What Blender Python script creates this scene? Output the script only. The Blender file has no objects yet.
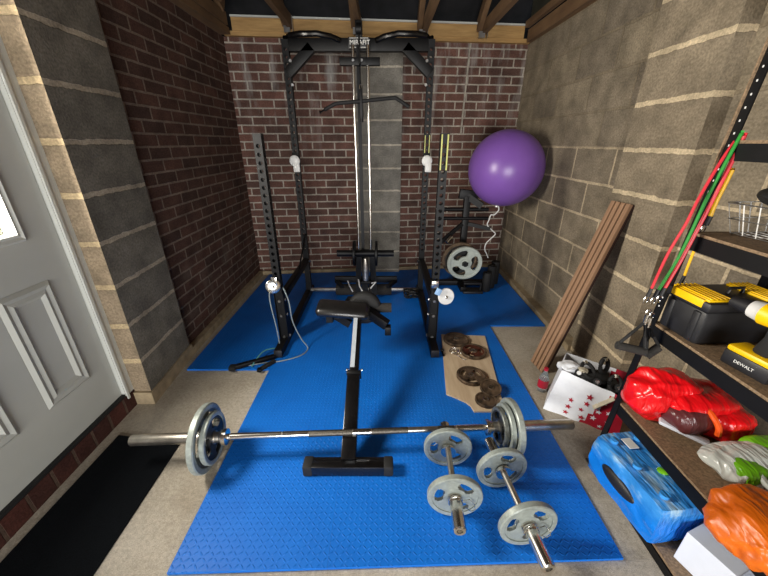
import bpy, bmesh, math, random
from mathutils import Vector, Matrix, noise
random.seed(7)
SC = bpy.context.scene
COL = SC.collection
PI = math.pi
V = Vector

# ------------------------------------------------------------------ materials
def newmat(name):
    m = bpy.data.materials.new(name); m.use_nodes = True
    nt = m.node_tree; b = nt.nodes['Principled BSDF']
    return m, nt, b
def N(nt, t, **kw):
    n = nt.nodes.new(t)
    for k, v in kw.items(): setattr(n, k, v)
    return n
def col4(c): return (c[0], c[1], c[2], 1)
def hexc(h):
    r = [int(h[i:i+2], 16)/255 for i in (0, 2, 4)]
    return tuple(c/12.92 if c <= .04045 else ((c+.055)/1.055)**2.4 for c in r)
def mix(nt, fac, a, b, mode='MIX'):
    n = N(nt, 'ShaderNodeMix', data_type='RGBA', blend_type=mode)
    for s, v in ((n.inputs[0], fac), (n.inputs[6], a), (n.inputs[7], b)):
        if isinstance(v, (int, float)): s.default_value = v
        elif isinstance(v, tuple): s.default_value = col4(v)
        else: nt.links.new(v, s)
    return n.outputs[2]
def noise_n(nt, vec, scale, detail=4, rough=.55):
    n = N(nt, 'ShaderNodeTexNoise'); n.inputs['Scale'].default_value = scale
    n.inputs['Detail'].default_value = detail; n.inputs['Roughness'].default_value = rough
    if vec is not None: nt.links.new(vec, n.inputs['Vector'])
    return n.outputs['Fac']
def ramp(nt, fac, stops):
    n = N(nt, 'ShaderNodeValToRGB'); e = n.color_ramp.elements
    while len(e) < len(stops): e.new(.5)
    for i, (p, c) in enumerate(stops):
        e[i].position = p; e[i].color = col4(c) if isinstance(c, tuple) else (c, c, c, 1)
    nt.links.new(fac, n.inputs[0]); return n.outputs[0]
def math_n(nt, op, a, b=None, c=None):
    n = N(nt, 'ShaderNodeMath', operation=op)
    for i, v in enumerate((a, b, c)):
        if v is None: continue
        if isinstance(v, (int, float)): n.inputs[i].default_value = v
        else: nt.links.new(v, n.inputs[i])
    return n.outputs[0]
def bump(nt, b, h, strength=.4, dist=.01):
    n = N(nt, 'ShaderNodeBump'); n.inputs['Strength'].default_value = strength; n.inputs['Distance'].default_value = dist
    nt.links.new(h, n.inputs['Height']); nt.links.new(n.outputs[0], b.inputs['Normal'])
def plain(name, c, rough=.5, metal=0, var=.12, vscale=25, bmp=.0, coat=0, spec=None):
    m, nt, b = newmat(name)
    if isinstance(c, str): c = hexc(c)
    tc = N(nt, 'ShaderNodeTexCoord')
    f = noise_n(nt, tc.outputs['Object'], vscale)
    dark = tuple(x*(1-var*2) for x in c); light = tuple(min(1, x*(1+var)) for x in c)
    nt.links.new(ramp(nt, f, [(.3, dark), (.7, light)]), b.inputs['Base Color'])
    b.inputs['Roughness'].default_value = rough; b.inputs['Metallic'].default_value = metal
    if coat: b.inputs['Coat Weight'].default_value = coat
    if spec is not None: b.inputs['Specular IOR Level'].default_value = spec
    if bmp: bump(nt, b, noise_n(nt, tc.outputs['Object'], vscale*4), bmp, .004)
    return m
M = {}
def masonry(name, bw, rh, mortar, c1, c2, cm, off=.5, phase=(0, 0), stain=None, rough=.9, bstr=.6, msmooth=.2, wob=.006, flush=None):
    m, nt, b = newmat(name)
    uv = N(nt, 'ShaderNodeUVMap')
    mp = N(nt, 'ShaderNodeMapping'); mp.inputs['Location'].default_value = (phase[0], phase[1], 0)
    nt.links.new(uv.outputs[0], mp.inputs[0])
    # wobble edges
    nz = N(nt, 'ShaderNodeTexNoise'); nz.inputs['Scale'].default_value = 22; nz.inputs['Detail'].default_value = 3
    nt.links.new(mp.outputs[0], nz.inputs['Vector'])
    vm = N(nt, 'ShaderNodeVectorMath', operation='MULTIPLY_ADD')
    vm.inputs[1].default_value = (wob, wob, 0); nt.links.new(nz.outputs['Color'], vm.inputs[0]); nt.links.new(mp.outputs[0], vm.inputs[2])
    br = N(nt, 'ShaderNodeTexBrick'); nt.links.new(vm.outputs[0], br.inputs['Vector'])
    br.offset = off; br.inputs['Scale'].default_value = 1
    br.inputs['Brick Width'].default_value = bw; br.inputs['Row Height'].default_value = rh
    br.inputs['Mortar Size'].default_value = mortar; br.inputs['Mortar Smooth'].default_value = msmooth
    br.inputs['Bias'].default_value = 0
    br.inputs['Color1'].default_value = col4(c1); br.inputs['Color2'].default_value = col4(c2); br.inputs['Mortar'].default_value = col4(cm)
    if flush:
        sf = N(nt, 'ShaderNodeSeparateXYZ'); nt.links.new(uv.outputs[0], sf.inputs[0])
        mf = N(nt, 'ShaderNodeMapRange'); mf.inputs[1].default_value = flush[0]; mf.inputs[2].default_value = flush[0]+.03; nt.links.new(sf.outputs[1], mf.inputs[0])
        nt.links.new(mix(nt, mf.outputs[0], cm, flush[1]), br.inputs['Mortar'])
    n1 = noise_n(nt, uv.outputs[0], 7, 5); n2 = noise_n(nt, uv.outputs[0], 90, 3)
    c = mix(nt, 1., br.outputs['Color'], ramp(nt, n1, [(.25, .55), (.75, 1.25)]), 'MULTIPLY')
    c = mix(nt, 1., c, ramp(nt, n2, [(.3, .70), (.7, 1.22)]), 'MULTIPLY')
    if stain:
        sp = N(nt, 'ShaderNodeMapping'); sp.inputs['Scale'].default_value = stain['scale']
        nt.links.new(uv.outputs[0], sp.inputs[0])
        s = ramp(nt, noise_n(nt, sp.outputs[0], 1, 5, .6), [(stain['lo'], 0.), (stain['hi'], 1.)])
        se = N(nt, 'ShaderNodeSeparateXYZ'); nt.links.new(uv.outputs[0], se.inputs[0])
        hz = N(nt, 'ShaderNodeMapRange'); hz.inputs[1].default_value = stain['z0']; hz.inputs[2].default_value = stain['z1']
        nt.links.new(se.outputs[1], hz.inputs[0])
        s = math_n(nt, 'MULTIPLY', s, hz.outputs[0]); s = math_n(nt, 'MULTIPLY', s, stain['amt'])
        c = mix(nt, s, c, stain['col'])
    nt.links.new(c, b.inputs['Base Color']); b.inputs['Roughness'].default_value = rough
    b.inputs['Specular IOR Level'].default_value = .2
    h = math_n(nt, 'ADD', math_n(nt, 'MULTIPLY', br.outputs['Fac'], -.8), math_n(nt, 'MULTIPLY', n2, .25))
    h = math_n(nt, 'ADD', h, math_n(nt, 'MULTIPLY', n1, .25))
    bump(nt, b, h, bstr, .012)
    return m
M['brick_back'] = masonry('back brick', .225, .075, .0075, hexc('76544a'), hexc('5a453e'), hexc('b0a699'), phase=(.07, .0),
    stain=dict(scale=(9, 1.6, 1), lo=.52, hi=.72, z0=1.2, z1=2.1, amt=.6, col=hexc('b9b9b4')))
M['brick_left'] = masonry('left brick', .225, .075, .007, hexc('5f443a'), hexc('4a3831'), hexc('7b6c60'), phase=(.0, .03),
    stain=dict(scale=(3, 3, 1), lo=.5, hi=.75, z0=1.1, z1=.3, amt=.45, col=hexc('8f8577')))
M['block_right'] = masonry('right blockwork', .45, .225, .009, hexc('948873'), hexc('7c7263'), hexc('c4b396'), phase=(.1, -.04), wob=.01, flush=(1.375, hexc('877b67')))
M['block_pier_right'] = masonry('right pier blockwork', .9, .225, .014, hexc('988b76'), hexc('8a7e6b'), hexc('d2c0a0'), off=0, phase=(0, -.04), wob=.02)
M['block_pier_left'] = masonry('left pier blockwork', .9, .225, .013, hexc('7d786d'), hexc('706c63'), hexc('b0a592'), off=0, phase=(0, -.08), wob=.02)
M['block_pier_left_lit'] = masonry('left pier lit blockwork', .9, .225, .016, hexc('988770'), hexc('8b7c68'), hexc('c0ab88'), off=0, phase=(0, -.08), wob=.02)  # same blocks, window light painted in as a warmer, paler tone
M['block_back'] = masonry('back pier blockwork', .9, .225, .010, hexc('807c74'), hexc('74716b'), hexc('aea698'), off=0, phase=(0, -.05), wob=.014)
M['step_brick'] = masonry('threshold brick', .11, .225, .008, hexc('4e2c25'), hexc('3c2520'), hexc('55443a'), off=0, phase=(0, .05))
M['plaster'] = plain('pale plaster strip', 'a39c90', .9, var=.2, vscale=20)
M['render'] = plain('cement strip', '9b8a6e', .95, var=.18, vscale=14, bmp=.4)

def concrete():
    m, nt, b = newmat('concrete floor')
    tc = N(nt, 'ShaderNodeTexCoord'); o = tc.outputs['Object']
    a = noise_n(nt, o, 2.2, 6); c_ = noise_n(nt, o, 60, 4, .7); d = noise_n(nt, o, 240, 2)
    c = ramp(nt, a, [(.3, hexc('958a78')), (.5, hexc('b2a999')), (.72, hexc('c6beb0'))])
    c = mix(nt, 1., c, ramp(nt, c_, [(.3, .72), (.7, 1.15)]), 'MULTIPLY')
    c = mix(nt, 1., c, ramp(nt, d, [(.3, .85), (.7, 1.1)]), 'MULTIPLY')
    nt.links.new(c, b.inputs['Base Color']); b.inputs['Roughness'].default_value = .85
    bump(nt, b, math_n(nt, 'ADD', c_, math_n(nt, 'MULTIPLY', d, .4)), .35, .006)
    return m
M['concrete'] = concrete()
def matblue():
    m, nt, b = newmat('blue diamond plate foam')
    tc = N(nt, 'ShaderNodeTexCoord')
    se = N(nt, 'ShaderNodeSeparateXYZ'); nt.links.new(tc.outputs['Object'], se.inputs[0])
    p = .021
    sx = math_n(nt, 'DIVIDE', se.outputs[0], p); sy = math_n(nt, 'DIVIDE', se.outputs[1], p)
    cx = math_n(nt, 'FLOOR', sx); cy = math_n(nt, 'FLOOR', sy)
    lx = math_n(nt, 'SUBTRACT', math_n(nt, 'SUBTRACT', sx, cx), .5); ly = math_n(nt, 'SUBTRACT', math_n(nt, 'SUBTRACT', sy, cy), .5)
    par = math_n(nt, 'FLOORED_MODULO', math_n(nt, 'ADD', cx, cy), 2)
    s = math_n(nt, 'SUBTRACT', math_n(nt, 'MULTIPLY', par, 2), 1)
    lys = math_n(nt, 'MULTIPLY', ly, s)
    a = math_n(nt, 'ADD', lx, lys); b2 = math_n(nt, 'SUBTRACT', lx, lys)
    e = math_n(nt, 'ADD', math_n(nt, 'POWER', math_n(nt, 'DIVIDE', a, .62), 2), math_n(nt, 'POWER', math_n(nt, 'DIVIDE', b2, .20), 2))
    h = N(nt, 'ShaderNodeMapRange'); h.inputs[1].default_value = 1.15; h.inputs[2].default_value = .2
    nt.links.new(e, h.inputs[0])
    f = noise_n(nt, tc.outputs['Object'], 6)
    c = ramp(nt, f, [(.3, hexc('0a66c6')), (.7, hexc('0c6fd2'))])
    nt.links.new(c, b.inputs['Base Color']); b.inputs['Roughness'].default_value = .48
    b.inputs['Specular IOR Level'].default_value = .32
    bump(nt, b, h.outputs[0], .6, .003)
    return m
M['mat'] = matblue()
def timber(name, c1, c2, sc=(3, 40, 40)):
    m, nt, b = newmat(name)
    tc = N(nt, 'ShaderNodeTexCoord'); mp = N(nt, 'ShaderNodeMapping'); mp.inputs['Scale'].default_value = sc
    nt.links.new(tc.outputs['Object'], mp.inputs[0])
    f = noise_n(nt, mp.outputs[0], 1, 5, .6)
    nt.links.new(ramp(nt, f, [(.3, hexc(c1)), (.7, hexc(c2))]), b.inputs['Base Color']); b.inputs['Roughness'].default_value = .75
    bump(nt, b, f, .2, .003)
    return m
M['pine'] = timber('pine wall plate', '9a7647', 'bf9a62', (3, 30, 30))
M['pine_dark'] = timber('roof timber', '5e4630', '7c6042', (30, 3, 12))
M['ply'] = timber('plywood', 'b9a184', 'd2bea0', (30, 4, 10))
M['board'] = timber('brown fluted cladding', '8a6a50', 'a07d60', (30, 30, 3))
M['groove'] = plain('dark groove', '2c1109', .8)
M['chip'] = plain('chipboard', '8d755a', .8, var=.25, vscale=130, bmp=.2)
M['felt'] = plain('roofing felt', '1b1a1c', .95, var=.3, vscale=8, bmp=.2)
M['olive'] = plain('roof side panel', '4b4a3c', .9, var=.15, vscale=5)
M['black_metal'] = plain('black powder coat', '08080a', .5, 0, var=.2, spec=.3)
M['black_gloss'] = plain('gloss black tube', '100f10', .22, 0, var=.2, spec=.6)
M['black_plastic'] = plain('black plastic', '1c1c1f', .5, var=.15, bmp=.05)
M['black_rubber'] = plain('black rubber', '131314', .75, var=.2, bmp=.15)
M['foam'] = plain('grey black foam', '2a2724', .9, var=.2, vscale=90, bmp=.2)
M['vinyl'] = plain('black vinyl pad', '1b1a1a', .3, var=.15, vscale=40, bmp=.08, spec=.6)
M['chrome'] = plain('chrome', 'e2dfd8', .2, 1, var=.05)
M['chrome_dull'] = plain('worn steel', 'd0cabf', .36, 1, var=.18, vscale=18)
M['silver'] = plain('chrome with painted reflection', 'c4ccd4', .35, .3, var=.05)  # pale tone carries the doorway's reflection on the bench leg
M['knurl'] = plain('knurled steel', '6c675f', .45, 1, var=.25, vscale=160, bmp=.3)
M['steel'] = plain('zinc bolt', 'b4b4b4', .3, 1)
M['hammertone'] = plain('grey hammertone iron', '9aa29c', .42, .25, var=.12, vscale=60, bmp=.12)
M['hammer_dark'] = plain('worn grey iron', '6f736e', .45, .4, var=.3, vscale=50, bmp=.15)
M['recess_dark'] = plain('dark cast recess', '2b2c2c', .5, .3, var=.2, vscale=50)
M['plate_pale'] = plain('pale grey plate', 'a9b0a8', .5, .1, var=.06, vscale=30)
M['rust'] = plain('rusty cast iron', '6a5846', .6, .5, var=.45, vscale=22, bmp=.25)
M['rust_red'] = plain('rusty red cast iron', '5e3020', .6, .4, var=.4, vscale=22, bmp=.25)
M['door_white'] = plain('white painted door', 'b4b6b0', .42, var=.03, vscale=4)
M['upvc'] = plain('white frame', 'c6c8c2', .38, var=.03, vscale=4)
M['carpet'] = plain('black doormat', '101317', 1.0, spec=.1, var=.35, vscale=300, bmp=.5)
M['white_plastic'] = plain('white plastic', 'dcdcda', .4, var=.03)
M['white_paint'] = plain('white lettering', 'e4e4e0', .5, var=.02)
M['blue_cloth'] = plain('light blue plastic', '8fb4dc', .5)
M['ball'] = plain('purple vinyl', '7d55a8', .33, var=.05, vscale=3, spec=.5)
M['yellow'] = plain('yellow plastic', 'f2c100', .4, var=.04)
M['yellowgreen'] = plain('yellow green tape', 'b7b862', .45)
M['red_band'] = plain('red rubber tube', 'd0303c', .45, var=.06)
M['green_band'] = plain('green rubber tube', '2e8a36', .45, var=.06)
M['yellow_band'] = plain('yellow rubber tube', 'f5bb08', .45, var=.06)
M['teal_cable'] = plain('teal coated cable', '5a9a98', .4)
M['grey_cable'] = plain('grey coated cable', '7f8a8c', .4)
M['black_line'] = plain('black rubber cable', '101010', .5)
M['red_print'] = plain('crimson print', 'a8122c', .5, var=.05)
M['bag_white'] = plain('white woven bag', 'dcdfe4', .5, var=.03)
M['white_card'] = plain('white card', 'd4dae6', .6, var=.02)
M['cream'] = plain('cream strap', 'b9b09a', .6)
def bagmat(name, c, rough=.28, trans=0):
    m = plain(name, c, rough, var=.10, vscale=9, spec=.6); nt = m.node_tree; b = nt.nodes['Principled BSDF']
    tc = N(nt, 'ShaderNodeTexCoord')
    hs = []
    for k_, (rot, sc) in enumerate((((.3, .5, .2), (22, 4, 5)), ((1.2, .1, 2.0), (26, 5, 6)), ((.7, 1.4, 1.1), (60, 14, 16)))):
        mp = N(nt, 'ShaderNodeMapping'); mp.inputs['Rotation'].default_value = rot; mp.inputs['Scale'].default_value = sc
        nt.links.new(tc.outputs['Object'], mp.inputs[0]); f = noise_n(nt, mp.outputs[0], 1, 2, .5)
        hs.append(math_n(nt, 'MULTIPLY', math_n(nt, 'ABSOLUTE', math_n(nt, 'SUBTRACT', f, .5)), (-4, -4, -1.2)[k_]))
    bump(nt, b, math_n(nt, 'ADD', math_n(nt, 'ADD', hs[0], hs[1]), hs[2]), .5, .008)
    if trans: b.inputs['Transmission Weight'].default_value = trans
    return m
M['bag_red'] = bagmat('red plastic bag', 'e01018'); M['bag_orange'] = bagmat('orange plastic bag', 'd8660a', .4)
M['bag_pale'] = bagmat('white plastic bag', 'ccd2cc'); M['bag_green'] = bagmat('lime green print', '6fb51e'); M['bag_maroon'] = bagmat('dark red contents', '5c2a2c')
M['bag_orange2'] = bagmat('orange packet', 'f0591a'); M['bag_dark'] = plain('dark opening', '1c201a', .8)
M['wrap_blue'] = bagmat('blue shrink wrap', '1a76cf', .15); M['wrap_light'] = bagmat('light blue bottle wrap', '3c8ed6', .12)
M['wrap_clear'] = bagmat('clear shrink wrap', 'a4bccb', .08)
def packmat():
    m = bagmat('printed blue bottle wrap', '1a76cf', .12); nt = m.node_tree; b = nt.nodes['Principled BSDF']
    tc = N(nt, 'ShaderNodeTexCoord'); mp = N(nt, 'ShaderNodeMapping'); mp.inputs['Scale'].default_value = (14, 5, 10)
    nt.links.new(tc.outputs['Object'], mp.inputs[0]); f = noise_n(nt, mp.outputs[0], 1, 4, .6)
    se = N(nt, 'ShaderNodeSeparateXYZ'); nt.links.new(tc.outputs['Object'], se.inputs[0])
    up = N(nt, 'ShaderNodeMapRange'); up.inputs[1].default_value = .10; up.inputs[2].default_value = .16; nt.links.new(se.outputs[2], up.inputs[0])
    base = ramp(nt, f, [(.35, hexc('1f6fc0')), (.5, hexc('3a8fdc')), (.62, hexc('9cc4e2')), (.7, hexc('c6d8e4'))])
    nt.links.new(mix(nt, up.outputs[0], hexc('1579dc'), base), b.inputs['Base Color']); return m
M['wrap_pack'] = packmat()
def glass():
    m, nt, b = newmat('door glass')
    g = N(nt, 'ShaderNodeBsdfGlossy'); g.inputs['Roughness'].default_value = .05
    t = N(nt, 'ShaderNodeBsdfTransparent'); mx = N(nt, 'ShaderNodeMixShader'); mx.inputs[0].default_value = .06
    nt.links.new(t.outputs[0], mx.inputs[1]); nt.links.new(g.outputs[0], mx.inputs[2])
    nt.links.new(mx.outputs[0], nt.nodes['Material Output'].inputs['Surface']); return m
M['glass'] = glass()
def clearplastic():
    m, nt, b = newmat('clear bottle')
    b.inputs['Base Color'].default_value = (.85, .9, .92, 1); b.inputs['Roughness'].default_value = .08; b.inputs['Transmission Weight'].default_value = .85
    return m
M['clear'] = clearplastic()

# ------------------------------------------------------------------ mesh helpers
def frame_of(d):
    d = V(d).normalized(); up = V((0, 0, 1)) if abs(d.z) < .95 else V((1, 0, 0))
    a = d.cross(up).normalized(); return a, a.cross(d).normalized(), d
class MB:
    def __init__(s): s.bm = bmesh.new(); s.uv = s.bm.loops.layers.uv.new('UVMap')
    def face(s, vs, mi=0):
        try: f = s.bm.faces.new(vs)
        except ValueError: return None
        f.material_index = mi; return f
    def box(s, c, size, rot=None, mi=0, bev=0):
        g = bmesh.ops.create_cube(s.bm, size=1)['verts']
        mt = Matrix.Translation(V(c)) @ (rot.to_4x4() if rot else Matrix()) @ Matrix.Diagonal((size[0], size[1], size[2], 1))
        bmesh.ops.transform(s.bm, matrix=mt, verts=g)
        fs = set(f for v in g for f in v.link_faces)
        for f in fs: f.material_index = mi
        if bev:
            es = list(set(e for v in g for e in v.link_edges))
            r = bmesh.ops.bevel(s.bm, geom=es, offset=bev, segments=2, affect='EDGES', profile=.5)
            for f in r['faces']: f.material_index = mi
        return s
    def bar(s, a, b, w, h, mi=0, bev=0):          # rectangular bar between points
        a, b = V(a), V(b); x, y, z = frame_of(b-a)
        R = Matrix((x, y, z)).transposed()
        return s.box((a+b)/2, (w, h, (b-a).length), R, mi, bev)
    def ring(s, c, x, y, r, n, r2=None):
        return [s.bm.verts.new(c + x*(math.cos(2*PI*i/n)*r) + y*(math.sin(2*PI*i/n)*(r2 or r))) for i in range(n)]
    def cyl(s, a, b, r, r2=None, n=20, mi=0, cap=True):
        a, b = V(a), V(b); x, y, z = frame_of(b-a)
        A = s.ring(a, x, y, r, n); B = s.ring(b, x, y, r if r2 is None else r2, n)
        for i in range(n):
            j = (i+1) % n; s.face((A[i], B[i], B[j], A[j]), mi)
        if cap: s.face(A, mi); s.face(B[::-1], mi)
        return s
    def tube(s, pts, r, n=8, mi=0, closed=False, taper=None):
        pts = [V(p) for p in pts]; rings = []; L = len(pts)
        px = None
        for i, p in enumerate(pts):
            if closed: d = pts[(i+1) % L]-pts[i-1]
            else: d = pts[min(i+1, L-1)]-pts[max(i-1, 0)]
            x, y, z = frame_of(d)
            if px is not None:
                x = (px - z*px.dot(z)).normalized(); y = z.cross(x)
            px = x
            rr = r if taper is None else r*taper[i]
            rings.append(s.ring(p, x, y, rr, n))
        for k in range(L if closed else L-1):
            A, B = rings[k], rings[(k+1) % L]
            for i in range(n):
                j = (i+1) % n; s.face((A[i], A[j], B[j], B[i]), mi)
        if not closed: s.face(rings[0][::-1], mi); s.face(rings[-1], mi)
        return s
    def lathe(s, prof, c=(0, 0, 0), axis=(0, 0, 1), n=40, mi=0, closed=True):   # prof: [(r, h)]
        x, y, z = frame_of(axis); c = V(c); rings = []
        for r, h in prof:
            rings.append(s.ring(c+z*h, x, y, r, n) if r > 1e-6 else [s.bm.verts.new(c+z*h)])
        K = len(rings)
        for k in range(K if closed else K-1):
            A, B = rings[k], rings[(k+1) % K]
            for i in range(n):
                j = (i+1) % n
                if len(A) == 1 and len(B) == 1: continue
                if len(A) == 1: s.face((A[0], B[j], B[i]), mi)
                elif len(B) == 1: s.face((A[i], A[j], B[0]), mi)
                else: s.face((A[i], A[j], B[j], B[i]), mi)
        return s
    def prism(s, poly, z0, z1, mi=0):
        A = [s.bm.verts.new((p[0], p[1], z0)) for p in poly]; B = [s.bm.verts.new((p[0], p[1], z1)) for p in poly]
        n = len(poly); s.face(A[::-1], mi); s.face(B, mi)
        for i in range(n):
            j = (i+1) % n; s.face((A[i], A[j], B[j], B[i]), mi)
        return s
    def quad(s, ps, mi=0, uvs=None):
        vs = [s.bm.verts.new(p) for p in ps]; f = s.face(vs, mi)
        if uvs and f:
            for l, u in zip(f.loops, uvs): l[s.uv].uv = u
        return s
    def sphere(s, c, r, sub=3, scale=(1, 1, 1), mi=0):
        g = bmesh.ops.create_icosphere(s.bm, subdivisions=sub, radius=1)['verts']
        for v in g: v.co = V((v.co.x*r*scale[0]+c[0], v.co.y*r*scale[1]+c[1], v.co.z*r*scale[2]+c[2]))
        for f in set(f for v in g for f in v.link_faces): f.material_index = mi
        return g
    def move(s, mt): bmesh.ops.transform(s.bm, matrix=mt, verts=s.bm.verts[:]); return s
    def build(s, name, mats, parent=None, smooth=True, loc=(0, 0, 0), ang=35):
        bmesh.ops.recalc_face_normals(s.bm, faces=s.bm.faces[:])
        me = bpy.data.meshes.new(name); s.bm.to_mesh(me); s.bm.free()
        if not isinstance(mats, (list, tuple)): mats = [mats]
        for m in mats: me.materials.append(M[m] if isinstance(m, str) else m)
        if smooth:
            me.polygons.foreach_set('use_smooth', [True]*len(me.polygons))
            try: me.set_sharp_from_angle(angle=math.radians(ang))
            except Exception: pass
        o = bpy.data.objects.new(name, me); COL.objects.link(o); o.location = loc
        if parent: o.parent = parent
        return o
def thing(name, label, cat, loc=(0, 0, 0), rot=(0, 0, 0), group=None):
    o = bpy.data.objects.new(name, None); COL.objects.link(o); o.empty_display_size = .05
    o.location = loc; o.rotation_euler = rot
    return tag(o, label, cat, group)
def tag(o, label, cat, group=None):
    o['label'] = label; o['category'] = cat
    if group: o['group'] = group
    return o
def struct(o): o['kind'] = 'structure'; return o
def dup(root, loc=None, rot=None, label=None):
    r = root.copy(); COL.objects.link(r)
    if loc is not None: r.location = loc
    if rot is not None: r.rotation_euler = rot
    if label: r['label'] = label
    for ch in list(root.children):
        c = ch.copy(); COL.objects.link(c); c.parent = r
        for g in list(ch.children):
            d = g.copy(); COL.objects.link(d); d.parent = c
    return r
def wallq(name, mat, p0, p1, z0, z1, thick, side, parent=None, u0=0, v0=None):
    """a wall slab from p0 to p1 (plan points), visible face along that line, body pushed to `side`"""
    m = MB(); p0, p1 = V((p0[0], p0[1], 0)), V((p1[0], p1[1], 0)); L = (p1-p0).length
    n = V(side).normalized()*thick
    a, b = p0, p1; c, d = p1+n, p0+n
    Z0, Z1 = V((0, 0, z0)), V((0, 0, z1))
    m.quad([a+Z0, b+Z0, b+Z1, a+Z1], 0, [(u0, z0), (u0+L, z0), (u0+L, z1), (u0, z1)])
    m.quad([b+Z0, c+Z0, c+Z1, b+Z1], 0, [(0, z0), (thick, z0), (thick, z1), (0, z1)])
    m.quad([c+Z0, d+Z0, d+Z1, c+Z1], 0, [(0, z0), (L, z0), (L, z1), (0, z1)])
    m.quad([d+Z0, a+Z0, a+Z1, d+Z1], 0, [(0, z0), (thick, z0), (thick, z1), (0, z1)])
    m.quad([a+Z1, b+Z1, c+Z1, d+Z1], 0, [(0, 0), (L, 0), (L, thick), (0, thick)])
    m.quad([a+Z0, b+Z0, c+Z0, d+Z0], 0, [(0, 0), (L, 0), (L, thick), (0, thick)])
    bmesh.ops.remove_doubles(m.bm, verts=m.bm.verts[:], dist=1e-5)
    return m.build(name, mat, parent, smooth=False)

# ------------------------------------------------------------------ the shell
YF = -2.6                      # front of the garage, behind the camera
LB, RB = (-1.445, 3.66), (1.405, 3.93)
ZT = 2.29
def byy(x): return 3.66 + (x+1.445)*(3.93-3.66)/2.85
m = MB(); m.box((0, .7, -.05), (3.6, 7.4, .1)); struct(m.build('floor', 'concrete', smooth=False))
struct(wallq('wall_back', 'brick_back', LB, RB, 0, ZT, .15, (0, 1, 0)))
# left wall: brick beyond the pier, blocks by the door
struct(wallq('wall_left', 'brick_left', (-1.445, 3.66), (-1.43, 2.0), 0, ZT, .15, (-1, 0, 0)))
struct(wallq('wall_left_front', 'brick_left', (-1.46, .52), (-1.46, YF), 0, ZT, .15, (-1, 0, 0)))
struct(wallq('wall_left_over_door', 'block_pier_left', (-1.46, 1.55), (-1.46, .52), 2.1, ZT, .15, (-1, 0, 0)))
struct(wallq('wall_right', 'block_right', (1.405, 3.93), (1.56, YF), 0, ZT, .15, (1, 0, 0)))
# piers
m = MB()
def box_uv(m, x0, x1, y0, y1, z0, z1, mi_px=0, mi_nx=0, mi_y=0):
    w, d = x1-x0, y1-y0
    m.quad([(x1, y0, z0), (x1, y1, z0), (x1, y1, z1), (x1, y0, z1)], mi_px, [(.2, z0), (.2+d, z0), (.2+d, z1), (.2, z1)])
    m.quad([(x0, y1, z0), (x0, y0, z0), (x0, y0, z1), (x0, y1, z1)], mi_nx, [(.2, z0), (.2+d, z0), (.2+d, z1), (.2, z1)])
    m.quad([(x0, y0, z0), (x1, y0, z0), (x1, y0, z1), (x0, y0, z1)], mi_y, [(.4, z0), (.4+w, z0), (.4+w, z1), (.4, z1)])
    m.quad([(x1, y1, z0), (x0, y1, z0), (x0, y1, z1), (x1, y1, z1)], mi_y, [(.3, z0), (.3+w, z0), (.3+w, z1), (.3, z1)])
    m.quad([(x0, y0, z1), (x1, y0, z1), (x1, y1, z1), (x0, y1, z1)], 0, [(.2, .1)]*4)
    m.quad([(x0, y0, z0), (x1, y0, z0), (x1, y1, z0), (x0, y1, z0)], 0, [(.2, .1)]*4)
# left pier slightly skewed to follow the photo
def pier_left():
    m = MB()
    a, b, c, d = V((-1.362, 1.55, 0)), V((-1.395, 2.03, 0)), V((-1.60, 2.03, 0)), V((-1.60, 1.55, 0))
    Z = V((0, 0, ZT))
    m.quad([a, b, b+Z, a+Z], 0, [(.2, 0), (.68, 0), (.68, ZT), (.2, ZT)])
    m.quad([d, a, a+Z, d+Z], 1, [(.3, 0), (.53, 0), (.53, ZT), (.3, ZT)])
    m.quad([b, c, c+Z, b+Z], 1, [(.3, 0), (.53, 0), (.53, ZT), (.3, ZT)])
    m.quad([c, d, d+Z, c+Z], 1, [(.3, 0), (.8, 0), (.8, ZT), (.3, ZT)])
    m.quad([a+Z, b+Z, c+Z, d+Z]); m.quad([a, b, c, d])
    bmesh.ops.remove_doubles(m.bm, verts=m.bm.verts[:], dist=1e-5)
    return m.build('wall_left_pier', ['block_pier_left', 'block_pier_left_lit'], smooth=False)
struct(pier_left())
def pier_right():
    m = MB()
    a, b, c, d = V((1.378, 2.08, 0)), V((1.378, 1.60, 0)), V((1.56, 1.60, 0)), V((1.56, 2.08, 0))
    Z = V((0, 0, ZT))
    m.quad([a, b, b+Z, a+Z], 0, [(.2, 0), (.68, 0), (.68, ZT), (.2, ZT)])
    for p, q in ((b, c), (c, d), (d, a)):
        m.quad([p, q, q+Z, p+Z], 0, [(.3, 0), (.53, 0), (.53, ZT), (.3, ZT)])
    m.quad([a+Z, b+Z, c+Z, d+Z]); m.quad([a, b, c, d])
    bmesh.ops.remove_doubles(m.bm, verts=m.bm.verts[:], dist=1e-5)
    return m.build('wall_right_pier', 'block_pier_right', smooth=False)
struct(pier_right())
m = MB(); box_uv(m, -.275, .178, 3.70, 3.86, 0, ZT)
bmesh.ops.remove_doubles(m.bm, verts=m.bm.verts[:], dist=1e-5)
struct(m.build('wall_back_pier', 'block_back', smooth=False))
# cement strips at the foot of the walls
m = MB(); m.prism([(-1.44, 2.03), (-1.385, 2.03), (-1.405, 3.62), (-1.44, 3.62)], 0, .055); struct(m.build('trim_1', 'render', smooth=False))
m = MB(); m.prism([(1.355, 2.08), (1.45, 2.08), (1.41, 3.86), (1.372, 3.86)], 0, .05); struct(m.build('trim_2', 'render', smooth=False))
m = MB(); m.prism([(-1.43, 3.625), (1.37, 3.885), (1.4, 3.925), (-1.43, 3.655)], 0, .045); struct(m.build('trim_3', 'render', smooth=False))
m = MB(); m.prism([(-1.46, 1.535), (-1.352, 1.535), (-1.385, 2.045), (-1.46, 2.045)], 0, .085); struct(m.build('trim_4', 'render', smooth=False))
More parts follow.
